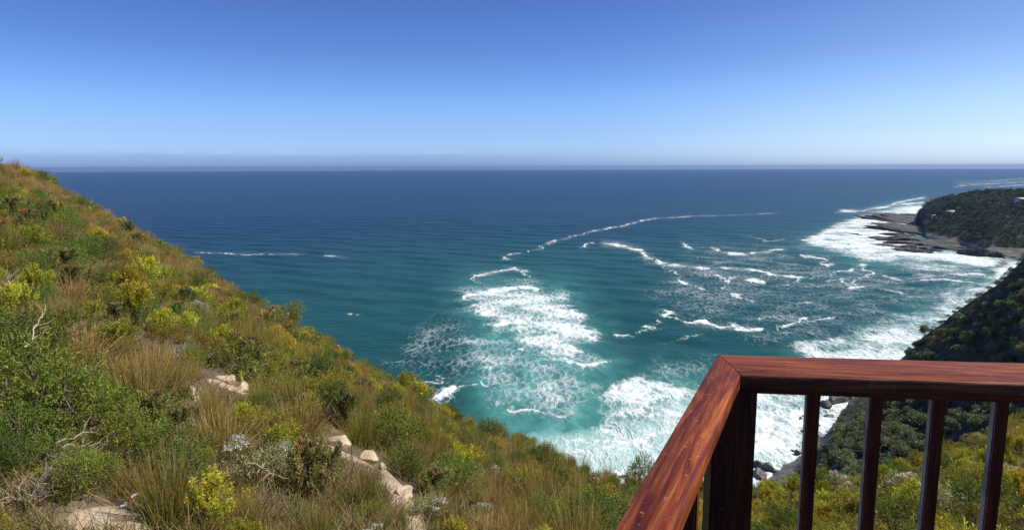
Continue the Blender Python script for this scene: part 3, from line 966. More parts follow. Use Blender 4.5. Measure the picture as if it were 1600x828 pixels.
def tussock(Hh=.9, n=420, base=.10, lean=.30, c0=(.120, .140, .018), c1=(.20, .15, .055), dry=.22, W=.007):
    gb = MB(); db = MB()
    for mb, m_, ca, cb, ln in ((gb, int(n * (1 - dry)), c0, c1, lean), (db, int(n * dry) + 4, (.20, .145, .07), (.28, .20, .115), lean * 1.45)):
        a = rng.uniform(0, 2 * PI, m_); q = np.sqrt(rng.uniform(size=m_)) * base
        P = np.stack([q * np.cos(a), q * np.sin(a), np.full(m_, -.03)], 1)
        th = np.abs(rng.normal(size=m_)) * ln
        a2 = a + rng.normal(size=m_) * .7
        D = np.stack([np.sin(th) * np.cos(a2), np.sin(th) * np.sin(a2), np.cos(th)], 1)
        L = Hh * rng.uniform(.55, 1.08, m_) * (1 - .25 * np.minimum(th, 1))
        blades(mb, P, D, L, W, rng.uniform(.02, .22, m_), jitter(ca, m_, .2, .06), jitter(cb, m_, .22, .06))
    # small brown seed heads near the culm tips
    return gb, db


def dead_bush(R=.5, Hh=.5):
    mb = MB()
    for k in range(26):
        a = rng.uniform(0, 2 * PI); d = np.array([math.cos(a), math.sin(a), rng.uniform(.15, 1.2)]); d = unit(d)
        L_ = rng.uniform(.5, 1.0) * R * 1.3
        p0 = np.array([rng.normal() * .06, rng.normal() * .06, 0]); p1 = p0 + d * L_ * .5 + rng.normal(size=3) * .05; p2 = p0 + d * L_ + rng.normal(size=3) * .06
        g = rng.uniform(.7, 1.3)
        cc = np.array((.15, .12, .095)) * g
        tube(mb, [p0, p1, p2], [.012, .008, .003], cc, 4)
        for _ in range(7):
            s = p0 + (p2 - p0) * rng.uniform(.3, 1); e = s + unit(d + rng.normal(size=3) * .8) * rng.uniform(.1, .3)
            tube(mb, [s, (s + e) / 2 + rng.normal(size=3) * .02, e], [.006, .004, .002], cc, 3)
    return mb


def tree_mesh(R=2.4, Hh=5.0, n=1500, c=(.026, .045, .016), leaf=.34, nl=9):
    lb = []
    for k in range(nl):
        a = rng.uniform(0, 2 * PI); q = math.sqrt(rng.uniform(0, 1)) * R * .72
        rad = R * rng.uniform(.3, .52)
        lb.append((q * math.cos(a), q * math.sin(a), Hh * rng.uniform(.5, .85) * (1 - .25 * (q / R) ** 2), rad))
    lb = np.array(lb)
    mb = MB(); ms = MB()
    k = rng.integers(0, nl, n)
    lt = np.exp(rng.normal(size=nl) * .22)[k]
    d = unit(rng.normal(size=(n, 3)) + np.array([0, 0, .35]))
    P = lb[k, :3] + d * (lb[k, 3] * np.where(rng.uniform(size=n) < .25, rng.uniform(.3, .9, n), rng.uniform(.85, 1.2, n)))[:, None] * np.array([1, 1, .8])
    leaves(mb, P, unit(d + rng.normal(size=d.shape) * .9), leaf * rng.uniform(.6, 1.4, n), leaf * .62, jitter(c, n, .25, .08) * lt[:, None], .1)
    tube(ms, [(0, 0, -.6), (rng.normal() * .1, rng.normal() * .1, Hh * .3), (rng.normal() * .2, rng.normal() * .2, Hh * .6)], [.17, .13, .07], (.12, .10, .08), 7)
    for l in lb:
        s = np.array([0, 0, Hh * rng.uniform(.22, .45)])
        tube(ms, [s, (s + l[:3]) / 2 + rng.normal(size=3) * .15, l[:3]], [.08, .055, .02], (.12, .10, .08), 5)
    return mb, ms


# prototypes ---------------------------------------------------------------
class Kind:
    """a kind of plant: variants, each a list of (part name, mesh, arrays)"""
    def __init__(s, name, cat): s.name = name; s.cat = cat; s.vars = []; s.roots = {}

    def add(s, *parts):
        lst = []
        for pn, mb, mat in parts:
            lst.append((pn, mb.mesh(pn, mat), mb.arrays(), mat))
        s.vars.append(lst)

    def place(s, v, loc, sc, rz, label, group, tilt=(0, 0), sz=1.0):
        if v not in s.roots:
            lst = s.vars[v]
            if len(lst) == 1:
                r = link(s.name, lst[0][1])
            else:
                r = empty(s.name)
                for pn, me, *_ in lst: link(pn, me, r)
            s.roots[v] = r
        else:
            r = copy_tree(s.roots[v])
        r.location = loc; r.scale = (sc, sc, sc * sz); r.rotation_euler = (tilt[0], tilt[1], rz)
        r['label'] = label; r['category'] = s.cat
        if group: r['group'] = group
        elif 'group' in r.keys(): del r['group']
        return r


K_FINE = Kind('green_shrub', 'shrub'); K_OLIVE = Kind('olive_shrub', 'shrub'); K_YEL = Kind('yellow_green_shrub', 'shrub'); K_PROT = Kind('sugarbush', 'flowering shrub')
K_GREY = Kind('everlasting_bush', 'flowering shrub'); K_TUS = Kind('restio_tussock', 'tussock'); K_BRN = Kind('brown_tussock', 'tussock'); K_DEAD = Kind('dead_bush', 'dead shrub'); K_TREE = Kind('tree', 'tree')
for k in range(3):
    a, b = shrub_fine(.6, .8, (.066, .098, .018), 520); K_FINE.add(('foliage', a, M_LEAF), ('stem', b, M_TWIG))
for k in range(3):
    a, b = shrub_fine(.55, .7, (.125, .118, .020), 420, 14, .036, .012); K_OLIVE.add(('foliage', a, M_LEAF), ('stem', b, M_TWIG))
for k in range(3):
    a, b = shrub_shoots(.5, .85); K_YEL.add(('foliage', a, M_LEAF), ('stem', b, M_TWIG))
for k in range(3):
    hc = ((.25, .155, .10), (.26, .11, .06), (.26, .20, .13))[k]
    a, b, hs = shrub_rosette(.55, .9, ((.085, .105, .034), (.11, .125, .045), (.075, .09, .03))[k], 62 + 8 * k, heads=(5, 4, 6)[k], hc=hc)
    K_PROT.add(('foliage', a, M_LEAF), ('stem', b, M_TWIG), *[('flower_head', h, M_FLOWER) for h in hs])
for k in range(2):
    a, b, f = shrub_grey(); K_GREY.add(('foliage', a, M_LEAF), ('stem', b, M_TWIG), *[('flower_cluster', h, M_FLOWER) for h in f])
for k in range(3):
    g, d = tussock(.85, 460, .13, .30); K_TUS.add(('green_stem', g, M_GRASS), ('dry_stem', d, M_GRASS))
for k in range(3):
    g, d = tussock(.62, 360, .15, .42, (.17, .13, .040), (.26, .175, .080), .35); K_BRN.add(('green_stem', g, M_GRASS), ('dry_stem', d, M_GRASS))
for k in range(2):
    K_DEAD.add(('dead_bush', dead_bush(), M_TWIG))
for k in range(4):
    a, b = tree_mesh(2.4, 5.0, 2200, ((.074, .088, .034), (.060, .074, .034), (.090, .096, .036), (.080, .084, .048))[k]); K_TREE.add(('crown', a, M_FOREST), ('trunk', b, M_TWIG))


def lod(K):
    r_ = []
    for far in (0, 1):
        f = 1 if not far else .45
        if K is K_FINE: a, _ = shrub_fine(.6, .8, (.066, .098, .018), int(120 * f), 7, .062 / f ** .5, .030 / f ** .5)
        elif K is K_OLIVE: a, _ = shrub_fine(.55, .7, (.125, .118, .020), int(110 * f), 7, .062 / f ** .5, .030 / f ** .5)
        elif K is K_YEL: a, _ = shrub_shoots(.5, .85, shoots=int(90 * f), per=9, L=.10 / f ** .4, W=.04 / f ** .4)
        elif K is K_PROT: a, _, _h = shrub_rosette(.55, .9, shoots=int(44 * f), per=14, L=.15, W=.045, heads=0)
        elif K is K_GREY: a, _ = shrub_fine(.45, .6, (.15, .17, .105), int(90 * f), 7, .06, .03)
        elif K is K_TUS: a, _ = tussock(.85, int(150 * f), .13, .30, W=.016)
        elif K is K_BRN: a, _ = tussock(.62, int(140 * f), .15, .42, (.18, .135, .045), (.26, .175, .080), .05, W=.018)
        else: a = None
        r_.append(a.arrays() if a else None)
    return r_


def merged(name, items, mat, label, thin=1):
    """many far plants as ONE mesh: items = (arrays, loc, scale, rz, tint factor)"""
    Vs = []; Qs = []; Cs = []; n = 0
    for (V_, fs, C_), loc, sc, rz, k in items:
        q = fs[0]
        if thin > 1:
            q = q[rng.integers(0, thin)::thin]
            u, inv = np.unique(q, return_inverse=True)
            V_ = V_[u]; C_ = C_[u]; q = inv.reshape(-1, 4)
        c, s_ = math.cos(rz), math.sin(rz)
        W_ = np.stack([V_[:, 0] * c - V_[:, 1] * s_, V_[:, 0] * s_ + V_[:, 1] * c, V_[:, 2]], 1) * sc + np.asarray(loc)
        Vs.append(W_); Cs.append(np.clip(C_ * k, 0, 1)); Qs.append(q + n); n += len(W_)
    o = link(name, make_mesh(name, np.concatenate(Vs), [np.concatenate(Qs)], mat, np.concatenate(Cs)))
    return tag(o, label, kind='stuff')


# ------------------------------------------------------------------ plants: hand-placed ones
HANDS = []      # occupied (x, y, radius)


def plant(kind, v, px, py, hpx, label, group=None, sz=1.0, natural=.8):
    """kind standing at photo pixel (px, py), hpx high in the photo"""
    p = hit(px, py)
    if p is None: return None
    d = np.linalg.norm(p)
    sc = hpx / F * d / natural
    HANDS.append((p[0], p[1], .42 * sc))
    return kind.place(v, p, sc, rng.uniform(0, 6.28), label, group, sz=sz)


plant(K_TUS, 0, 262, 822, 135, 'big green restio tussock with purple-brown tips beside the bare cream sand', natural=.95)
plant(K_BRN, 0, 205, 770, 60, 'dry brown tussock drooping over the top of the bare cream sand', natural=.75)
plant(K_FINE, 0, 40, 690, 125, 'largest dense dark green bush at the near left of the slope', natural=.8)
plant(K_FINE, 1, 128, 690, 95, 'dark green bush touching the right flank of the largest bush', natural=.8)
plant(K_FINE, 2, 70, 600, 95, 'dense green bush directly behind the largest dark green bush', natural=.8)
plant(K_FINE, 0, 195, 720, 70, 'rounded mid-green bush above the bare sand and left of the pale-leaved sugarbush', natural=.8)
plant(K_FINE, 1, 130, 775, 62, 'small leafy green bush on the left edge of the bare cream sand', natural=.8)
plant(K_FINE, 2, 5, 745, 55, 'small green bush at the very edge below the largest dark bush', natural=.8)
plant(K_YEL, 0, 335, 815, 72, 'bright lime-yellow shrub just right of the big green tussock', natural=.85)
plant(K_YEL, 1, 352, 520, 44, 'bright yellow bush standing out alone high on the slope', natural=.85, sz=.8)
plant(K_YEL, 2, 375, 505, 40, 'yellow-orange bush behind the bright yellow bush high on the slope', natural=.85)
plant(K_YEL, 0, 655, 628, 36, 'yellow-green bush on the skyline against the teal sea', natural=.85)
plant(K_YEL, 1, 632, 615, 34, 'yellow-green bush just behind the skyline bush above the teal sea', natural=.85)
plant(K_YEL, 1, 718, 742, 48, 'lime-topped bush near the lower skyline right of the path', natural=.85)
plant(K_YEL, 2, 830, 775, 40, 'yellow-green shrub in brown grass below the surf', natural=.85)
plant(K_YEL, 0, 868, 828, 50, 'wide yellow-green bush at the lower edge left of the handrail', natural=.85)
plant(K_YEL, 2, 372, 668, 36, 'small orange-yellow bush under the pinkish rock', natural=.85)
plant(K_YEL, 0, 25, 495, 45, 'yellow-green bush above the largest dark bush', natural=.85)
plant(K_PROT, 0, 219, 680, 62, 'sugarbush with long pale leaves and one pink head above the bare sand', natural=.9)
plant(K_PROT, 2, 258, 690, 58, 'straw-headed sugarbush right beside the pink-headed one', natural=.9)
plant(K_PROT, 0, 112, 455, 40, 'sugarbush crowned with a cluster of pink heads on the upper slope', natural=.9)
plant(K_PROT, 2, 88, 425, 42, 'sugarbush with orange-brown heads left of the pink cluster', natural=.9)
plant(K_PROT, 1, 428, 520, 44, 'sugarbush with several red heads close to the skyline', natural=.9)
plant(K_PROT, 1, 450, 545, 40, 'low sugarbush with red heads just in front of the skyline group', natural=.9)
plant(K_PROT, 1, 478, 715, 40, 'dark sugarbush with two scarlet heads left of the largest boulder', natural=.9)
plant(K_PROT, 0, 395, 600, 70, 'tall dark sugarbush standing right of the bare pinkish earth', natural=.9)
plant(K_PROT, 2, 195, 510, 44, 'olive sugarbush in the middle of the upper slope', natural=.9)
plant(K_PROT, 0, 20, 345, 34, 'sugarbush with pink heads at the upper edge of the slope', natural=.9)
plant(K_PROT, 1, 52, 372, 40, 'grey-stemmed bare-legged sugarbush below the ridge', natural=.9)
plant(K_GREY, 0, 485, 745, 30, 'grey everlasting bush with white flowers below the scarlet-headed sugarbush', natural=.6)
plant(K_GREY, 1, 507, 757, 30, 'grey everlasting bush with the densest white flower patch near the boulders', natural=.6)
plant(K_GREY, 0, 695, 750, 28, 'pale grey-green bush beside the lime-topped bush', natural=.6)
plant(K_GREY, 1, 752, 815, 26, 'small bush with one white flower clump in the brown grass', natural=.6)
plant(K_GREY, 0, 672, 815, 40, 'grey-leaved bush on the shadowed right bank of the path', natural=.6)
plant(K_GREY, 1, 1410, 795, 44, 'bush with white flower clumps seen between the first and second balusters', natural=.6)
plant(K_GREY, 0, 1492, 815, 50, 'tall white-flowered bush seen between the third and fourth balusters', natural=.6)
plant(K_GREY, 1, 1315, 780, 34, 'bush with a single white clump seen left of the second baluster', natural=.6)
plant(K_TUS, 1, 708, 760, 66, 'tall green tussock overhanging the top of the eroded path', natural=.95)
plant(K_TUS, 2, 690, 815, 70, 'broad green tussock on the right bank of the path', natural=.95)
plant(K_TUS, 0, 622, 830, 60, 'bright green tussock at the foot of the path', natural=.95)
plant(K_TUS, 2, 575, 790, 76, 'tall olive tussock left of the path below the boulders', natural=.95)
plant(K_TUS, 1, 455, 640, 66, 'tall tussock right of the dark sugarbush on the open slope', natural=.95)
plant(K_TUS, 2, 330, 650, 54, 'tussock at the lower edge of the bare pinkish earth', natural=.95)
plant(K_DEAD, 0, 130, 735, 36, 'bleached dead bush in front of the largest dark green bush', natural=.5)
plant(K_DEAD, 1, 280, 560, 24, 'grey leafless bush on the middle slope', natural=.5)
plant(K_DEAD, 1, 400, 800, 30, 'grey dead bush right of the lime-yellow shrub', natural=.5)
plant(K_DEAD, 0, 40, 790, 40, 'tangle of dry grey twigs left of the bare cream sand', natural=.5)
plant(K_FINE, 2, 462, 508, 30, 'small round dark green bush breaking the skyline above the sea', natural=.8, sz=1.2)
plant(K_FINE, 0, 428, 484, 20, 'low dark bush on the skyline just above the round one', natural=.8)
plant(K_FINE, 1, 765, 690, 36, 'dark leafy bush on the skyline in front of the turquoise surf', natural=.8)
plant(K_FINE, 0, 1003, 772, 38, 'slender dark bush poking above the skyline against the handrail', natural=.8, sz=1.6)

# ------------------------------------------------------------------ plants: scattered
def zone_weights(px, py):
    """photo zones -> weights of kinds (FINE, OLIVE, YEL, PROT, GREY, TUS, BRN, DEAD)"""
    sil = np.interp(px, [s[0] for s in SIL], [s[1] for s in SIL])
    below = py - sil
    if px < 1080:
        if px < 430 and below < 45:  return (.06, .17, .03, .04, .01, .06, .61, .02)
        if px < 430 and py < 520:    return (.24, .33, .15, .12, .015, .05, .085, .01)
        if px < 180 and py > 470:    return (.45, .22, .10, .05, .02, .06, .06, .04)
        if px > 420 and below < 60 and px < 720:  return (.14, .25, .12, .10, .03, .16, .19, .01)
        if px > 640:                 return (.15, .20, .10, .06, .02, .20, .27, .0)
        return (.18, .29, .09, .08, .03, .24, .08, .01)
    if below > 75 and px < 1430:     return (.12, .12, .12, .05, .08, .16, .35, .0)
    return (.24, .18, .44, .04, .05, .02, .03, .0)


KINDS = [K_FINE, K_OLIVE, K_YEL, K_PROT, K_GREY, K_TUS, K_BRN, K_DEAD]
BASE = [.72, .6, .62, .62, .55, .8, .85, .7]
cand = []
tries = 0
pts_done = []
ROCKS_PX = [(527, 702, 60), (575, 722, 44), (598, 738, 26), (628, 778, 56), (648, 812, 50), (352, 597, 44), (374, 609, 36), (460, 632, 20), (368, 642, 22)]
path_px = ROCKS_PX + [(a, b, w) for p_ in PATHS for a, b, w in p_]
cell = {}
# several nested passes: big plants first, small fill after
for npass, (ntry, mind, smin, smax) in enumerate(((15000, .62, .58, .95), (45000, .38, .36, .62), (70000, .25, .24, .42))):
    az = rng.uniform(-.9, .9, ntry)
    rr = np.sqrt(rng.uniform(4.5 ** 2, 82 ** 2, ntry))
    x = rr * np.sin(az); y = rr * np.cos(az)
    zz = near_h(x, y)
    PX_, PY_, PD_ = project(np.stack([x, y, zz], 1))
    rs_ = np.interp(az, _az, _rs)
    for i in range(ntry):
        if rr[i] > rs_[i] + 5: continue
        px, py = PX_[i], PY_[i]
        if not (-700 < px < 2300 and py < 1000): continue
        out_ = not (-90 < px < 1690 and py < 905)
        if out_ and npass == 2: continue
        if npass == 2 and (rr[i] > 26): continue
        if rr[i] < 6.6 and npass < 2: continue
        if 1060 < px < 1180 and rr[i] < 18 and False: continue
        onp = False
        for a, b, w in path_px:
            dy_ = py - b
            if (px - a) ** 2 + (dy_ * (1.3 if dy_ < 0 else .42)) ** 2 < (w * .6) ** 2: onp = True; break
        if onp: continue
        md = mind * (1 + .010 * rr[i])
        ok = True
        gx, gy = int(x[i] // 1.5), int(y[i] // 1.5)
        for u_ in (-1, 0, 1):
            for v_ in (-1, 0, 1):
                for (a, b, c_) in cell.get((gx + u_, gy + v_), ()):
                    if (a - x[i]) ** 2 + (b - y[i]) ** 2 < (.5 * (md + c_)) ** 2: ok = False; break
                if not ok: break
            if not ok: break
        if ok:
            for (a, b, c_) in HANDS:
                if (a - x[i]) ** 2 + (b - y[i]) ** 2 < (c_ * .8 + md * .3) ** 2: ok = False; break
        if not ok: continue
        cell.setdefault((gx, gy), []).append((x[i], y[i], md))
        w8 = np.array(zone_weights(px, py))
        patch = fbm(x[i] * .22 + 40, y[i] * .22 + 40, 101, 2)
        w8 = w8 * np.array([1 + 2.0 * max(0, .5 - patch), 1, 1 + 2.4 * max(0, fbm(x[i] * .3, y[i] * .3, 111, 2) - .5), 1, 1, 1 + 2 * max(0, patch - .5), 1 + 3 * max(0, patch - .5), 1])
        k = rng.choice(8, p=w8 / w8.sum())
        s = rng.uniform(smin, smax) * BASE[k] / .62 * (1 + .004 * rr[i])
        hpx = s * .8 * F / max(PD_[i], 1)
        cand.append((hpx, k, x[i], y[i], zz[i], s, px, py, rr[i]))

cand.sort(key=lambda c: -c[0])
NAMES = {
    0: ('fine-leaved dark green shrub', 'dark green shrubs'), 1: ('fine-leaved olive green shrub', 'olive green shrubs'), 2: ('yellow-green conebush with upright leafy shoots', 'yellow-green shrubs'),
    3: ('stiff-leaved sugarbush with reddish flower heads', 'sugarbushes'), 4: ('grey-leaved everlasting bush with white flowers', 'everlasting bushes'),
    5: ('upright olive green restio tussock', 'restio tussocks'), 6: ('straw-brown grassy tussock', 'brown tussocks'), 7: ('leafless grey dead bush', 'dead bushes')}


def zone_name(px, py, r):
    sil = np.interp(px, [s[0] for s in SIL], [s[1] for s in SIL])
    if px > 1075: return 'on the slope behind the balusters'
    if py - sil < 50 and px < 700: return 'along the skyline of the hill'
    if px < 250 and py > 640: return 'around the bare cream sand'
    if px < 460 and py < 520: return 'high on the steep slope'
    if px > 640: return 'on the lower slope between path and surf'
    if py > 640: return 'around the boulders and path'
    return 'on the open middle slope'


CAP = [240, 240, 240, 170, 110, 250, 270, 60]
cnt = [0] * 8
rest_leaf = []; rest_grass = []
LODS = [lod(K) for K in KINDS]
for hpx, k, x, y, zz, s, px, py, rr_ in cand:
    K = KINDS[k]
    v = int(rng.integers(0, len(K.vars)))
    inside = -25 < px < 1625 and py - hpx * 1.15 < 832
    rz = rng.uniform(0, 6.28)
    if cnt[k] < CAP[k] and inside:
        zn = zone_name(px, py, rr_)
        K.place(v, (x, y, zz - .02), s, rz, NAMES[k][0] + ' ' + zn, NAMES[k][1] + ' ' + zn, (rng.uniform(-.08, .08), rng.uniform(-.08, .08)), rng.uniform(.8, 1.2))
        cnt[k] += 1
    elif hpx < 120:
        arr = LODS[k][1 if hpx < 15 else 0]
        if arr is not None:
            (rest_grass if k in (5, 6) else rest_leaf).append((0, (arr, (x, y, zz - .02), s, rz, math.exp(rng.normal() * .22))))
print('plants', len(cand), cnt, len(rest_leaf), len(rest_grass))
if rest_leaf:
    merged('undergrowth', [i for f, i in rest_leaf], M_LEAF, 'small mixed shrubs filling the slope')
if rest_grass:
    merged('grass', [i for f, i in rest_grass], M_GRASS, 'small grass tufts filling the slope')

# ground cover: short dry grass and low leaves over the soil
nG = 26000
az = rng.uniform(-.74, .74, nG); rr = 4.5 * (80 / 4.5) ** rng.uniform(0, 1, nG) ** .9
x = rr * np.sin(az); y = rr * np.cos(az); zz = near_h(x, y)
px_, py_, _ = project(np.stack([x, y, zz], 1))
ok = rr < np.interp(az, _az, _rs) + 4
for a, b, w in path_px:
    ok &= (px_ - a) ** 2 + ((py_ - b) * 1.3) ** 2 > (w * .5) ** 2
x, y, zz, rr = x[ok], y[ok], zz[ok], rr[ok]
mb = MB()
nb_ = 9
for k in range(nb_):
    n = len(x)
    P = np.stack([x + rng.normal(size=n) * .06 * (1 + rr * .03), y + rng.normal(size=n) * .06 * (1 + rr * .03), zz - .02], 1)
    D = dirs(n, .7, .5)
    mixk = rng.uniform(size=(n, 1))
    c0 = np.where(mixk < .45, jitter((.075, .095, .022), n), jitter((.16, .12, .055), n)); c1 = np.where(mixk < .45, jitter((.11, .12, .03), n), jitter((.24, .175, .09), n))
    blades(mb, P, D, rng.uniform(.10, .34, n) * (1 + rr * .006), .007 + .0004 * rr[:, None], rng.uniform(.05, .4, n), c0, c1, 2)
o = link('ground_cover', mb.mesh('ground_cover', M_GRASS)); tag(o, 'short dry grass over the soil', kind='stuff')

# bleached fallen branch
def branch(px0, py0, px1, py1, r0, label, lift=.25):
    a = hit(px0, py0); b = hit(px1, py1)
    a[2] += lift; b[2] += lift + .1
    mb = MB()
    t = np.linspace(0, 1, 9)[:, None]
    P = a + (b - a) * t + np.cumsum(rng.normal(size=(9, 3)) * .02, 0)
    L_ = np.linalg.norm(b - a)
    tube(mb, P, np.linspace(r0, r0 * .35, 9), (.20, .155, .115), 7)
    for k in (2, 4, 5, 6, 7, 8):
        d = unit((b - a) / L_ + rng.normal(size=3) * .6)
        q = P[k] + d * L_ * rng.uniform(.2, .4)
        tube(mb, [P[k], (P[k] + q) / 2 + rng.normal(size=3) * .03, q], [r0 * .45, r0 * .3, r0 * .12], (.20, .155, .115), 5)
    o = link('fallen_branch', mb.mesh('fallen_branch', M_TWIG, True))
    tag(o, label, 'branch')


branch(88, 735, 168, 712, .013, 'bleached bare branch lying across the shrubs above the bare sand')
branch(100, 745, 158, 740, .011, 'shorter bleached stick with a forked end below the bare branch')
branch(45, 640, 75, 605, .011, 'reddish-brown dead branch on the face of the largest green bush', .7)
branch(395, 770, 425, 812, .012, 'thin grey forked stick among the dead twigs right of the lime shrub', .3)

# small red and white strip of tape
m_tape, nt, out = new_mat('tape')
tc = N(nt, 'ShaderNodeTexCoord'); sx = N(nt, 'ShaderNodeSeparateXYZ'); nt.links.new(tc.outputs['Object'], sx.inputs[0])
r = ramp(nt, [(0.0, (.8, .8, .78)), (.40, (.7, .02, .03)), (.66, (.8, .8, .78))], 'CONSTANT')
nt.links.new(math_node(nt, 'MULTIPLY_ADD', sx.outputs['X'], 1 / .17, .5), r.inputs[0])
p = N(nt, 'ShaderNodeBsdfPrincipled', i_Roughness=.5); nt.links.new(r.outputs[0], p.inputs['Base Color']); nt.links.new(p.outputs[0], out.inputs[0])
t = np.linspace(-.085, .085, 12)
VV = []
for k, a in enumerate(t):
    zc = .012 * math.sin(a * 40); yy = .006 * math.sin(a * 25)
    for (u_, w_) in ((-.012, -.0015), (.012, -.0015), (.012, .0015), (-.012, .0015)): VV.append((a, yy + u_, zc + w_))
Q = []
for k in range(11):
    for j in range(4): Q.append((k * 4 + j, k * 4 + (j + 1) % 4, k * 4 + 4 + (j + 1) % 4, k * 4 + 4 + j))
Q += [(3, 2, 1, 0), (44, 45, 46, 47)]
p0 = hit(203, 802)
o = link('marker_tape', make_mesh('marker_tape', VV, np.array(Q), m_tape)); o.location = p0 + np.array([0, 0, .12]); o.rotation_euler = (.5, -.5, .5)
tag(o, 'small red and white strip of tape caught on dry stems beside the sand', 'tape strip')

# ------------------------------------------------------------------ forest in the gully and on the spur
nT = 5200
az = rng.uniform(math.radians(15), math.radians(44), nT); rr = np.sqrt(rng.uniform(95 ** 2, 345 ** 2, nT))
x = rr * np.sin(az); y = rr * np.cos(az); zz = spur_h(x, y)
zn_ = near_h(x, y)
zz = np.maximum(zz, zn_)
px_, py_, dp_ = project(np.stack([x, y, zz], 1))
crest = np.interp(az, COLS[:, 0], COLS[:, 3])
shore_bk = np.interp(az, COLS[:, 0], COLS[:, 5])
trees = []
cell = {}
for i in range(nT):
    if zz[i] < -95.5 or px_[i] > 1680 or px_[i] < 1150: continue
    if rr[i] > crest[i] - (6 if shore_bk[i] < .7 else -6): continue
    s = rng.uniform(.55, 1.25)
    if zz[i] < -88: s *= .5
    if shore_bk[i] > .9 and rr[i] > crest[i] - 25: s *= .5
    d0 = 2.9 * s
    gx, gy = int(x[i] // 4), int(y[i] // 4)
    ok = True
    for u_ in (-1, 0, 1):
        for v_ in (-1, 0, 1):
            for a, b, c_ in cell.get((gx + u_, gy + v_), ()):
                if (a - x[i]) ** 2 + (b - y[i]) ** 2 < (.5 * (d0 + c_)) ** 2: ok = False
    if not ok: continue
    cell.setdefault((gx, gy), []).append((x[i], y[i], d0))
    vis = 1 if py_[i] < 780 else .1
    trees.append((s * 5 * F / dp_[i] * vis, x[i], y[i], zz[i], s, px_[i], py_[i]))
trees.sort(key=lambda t_: -t_[0])
rest = []
nt_ = 0
for hpx, x_, y_, z_, s, px, py in trees:
    v = int(rng.integers(0, 4)); rz = rng.uniform(0, 6.28)
    # what the near slope or the frame hides is not an individual
    sil = np.interp(px, [q[0] for q in SIL], [q[1] for q in SIL])
    if nt_ < 230 and px < 1620 and py < sil + 8 and s > .4:
        band = 'on the spur above the handrail' if py < 560 else 'in the shaded gully behind the balusters'
        K_TREE.place(v, (x_, y_, z_ - .3), s, rz, 'rounded dark green coastal tree ' + band, 'trees ' + band)
        nt_ += 1
    elif px < 1640:
        rest.append((K_TREE.vars[v][0][2], (x_, y_, z_ - .3), s, rz, math.exp(rng.normal() * .2)))
print('trees', nt_, len(rest))
merged('forest', rest, M_FOREST, 'dense dark green wood covering the spur', thin=3)

# transition thicket between the near bushes and the gully
# far headland wood
nW = 9000
az = rng.uniform(HL[0, 0], HL[0, 0] + .26, nW); rr = rng.uniform(740, 1380, nW)
x = rr * np.sin(az); y = rr * np.cos(az); zz = head_h(x, y)
r1 = np.interp(az, HL[:, 0], HL[:, 1])
ok = (zz > -92) & (az > HL[1, 0] + .012)
x, y, zz = x[ok], y[ok], zz[ok]
items = []
g, _ = tree_mesh(3.2, 4.6, 260, (.034, .042, .020), 1.0, 7)
ga = g.arrays()
for i in range(len(x)):
    items.append((ga, (x[i], y[i], zz[i] - .8), rng.uniform(.6, 1.5), rng.uniform(0, 6.28), math.exp(rng.normal() * .25)))
merged('headland_forest', items, M_FOREST, 'dark coastal wood on the far headland', thin=3)

# rock shelf at the tip of the headland, slabs leaning in one direction
def sea_pt(px, py, up=0.0):
    p = on_plane(px, py, -H)
    return np.array([p[0], p[1], -H + up])


def slab(name, px, py, lpx, wpx, hgt, rz, seed, label, group, mat=M_SLAB):
    p = sea_pt(px, py)
    d = np.linalg.norm(p)
    s = .5 / F * d
    dy = d / (H / d * F) * wpx * .5
    o = link(name, rock_mesh(name, mat, lpx * s, dy, hgt, seed, .75, 2, 5))
    o.location = p + np.array([0, 0, hgt * .1]); o.rotation_euler = (rng.uniform(-.08, .08), rng.uniform(-.1, .1), rz)
    return tag(o, label, 'rock', group)


pf = [(1440, 349, 52, 14, 4.2, -.10), (1455, 366, 56, 16, 4.5, .0), (1432, 361, 40, 8, 3.4, -.1), (1472, 383, 60, 10, 3.4, .05), (1412, 346, 34, 6, 2.8, -.1), (1445, 339, 34, 7, 4.0, 0), (1425, 374, 34, 6, 3.0, .2)]
for k, (a, b, l_, w_, h_, rz) in enumerate(pf):
    slab('rock_shelf', a, b, l_, w_, h_, rz, 200 + k, 'broad grey-brown wave-cut rock platform at the headland tip', 'rock platforms at the headland tip')
fins = [(1388, 374, 40, 5, 3.0), (1402, 368, 34, 4, 3.0), (1412, 381, 36, 4, 3.2), (1382, 384, 22, 4, 2.6), (1424, 388, 26, 4, 3.0), (1398, 357, 30, 4, 2.4), (1372, 340, 12, 3, 3.4), (1364, 343, 8, 3, 2.4), (1385, 336, 14, 3, 3.4), (1408, 391, 20, 3, 2.2), (1436, 393, 24, 3, 2.4), (1490, 390, 26, 5, 3.0), (1503, 384, 24, 4, 3.0), (1334, 367, 6, 2, 1.6), (1450, 392, 16, 3, 2.4), (1374, 358, 18, 3, 2), (1515, 392, 14, 4, 3)]
for k, (a, b, l_, w_, h_) in enumerate(fins):
    slab('rock_slab', a, b, l_, w_ * 1.2, h_, .35 + rng.normal() * .05, 300 + k, 'long dark slanting rock fin awash in the white surf off the headland', 'rock fins off the headland')
slab('rock_stack', 1531, 400, 14, 6, 8.0, .3, 401, 'dark upright rock stack in the surf at the near end of the headland beach', None)
slab('rock_slab', 1482, 381, 34, 5, 3.0, .1, 405, 'orange-stained flat rock at the foot of the wooded headland', None, rock_mat('orange_rock', (.20, .11, .06), (.36, .22, .13), (.42, .29, .18), .2))
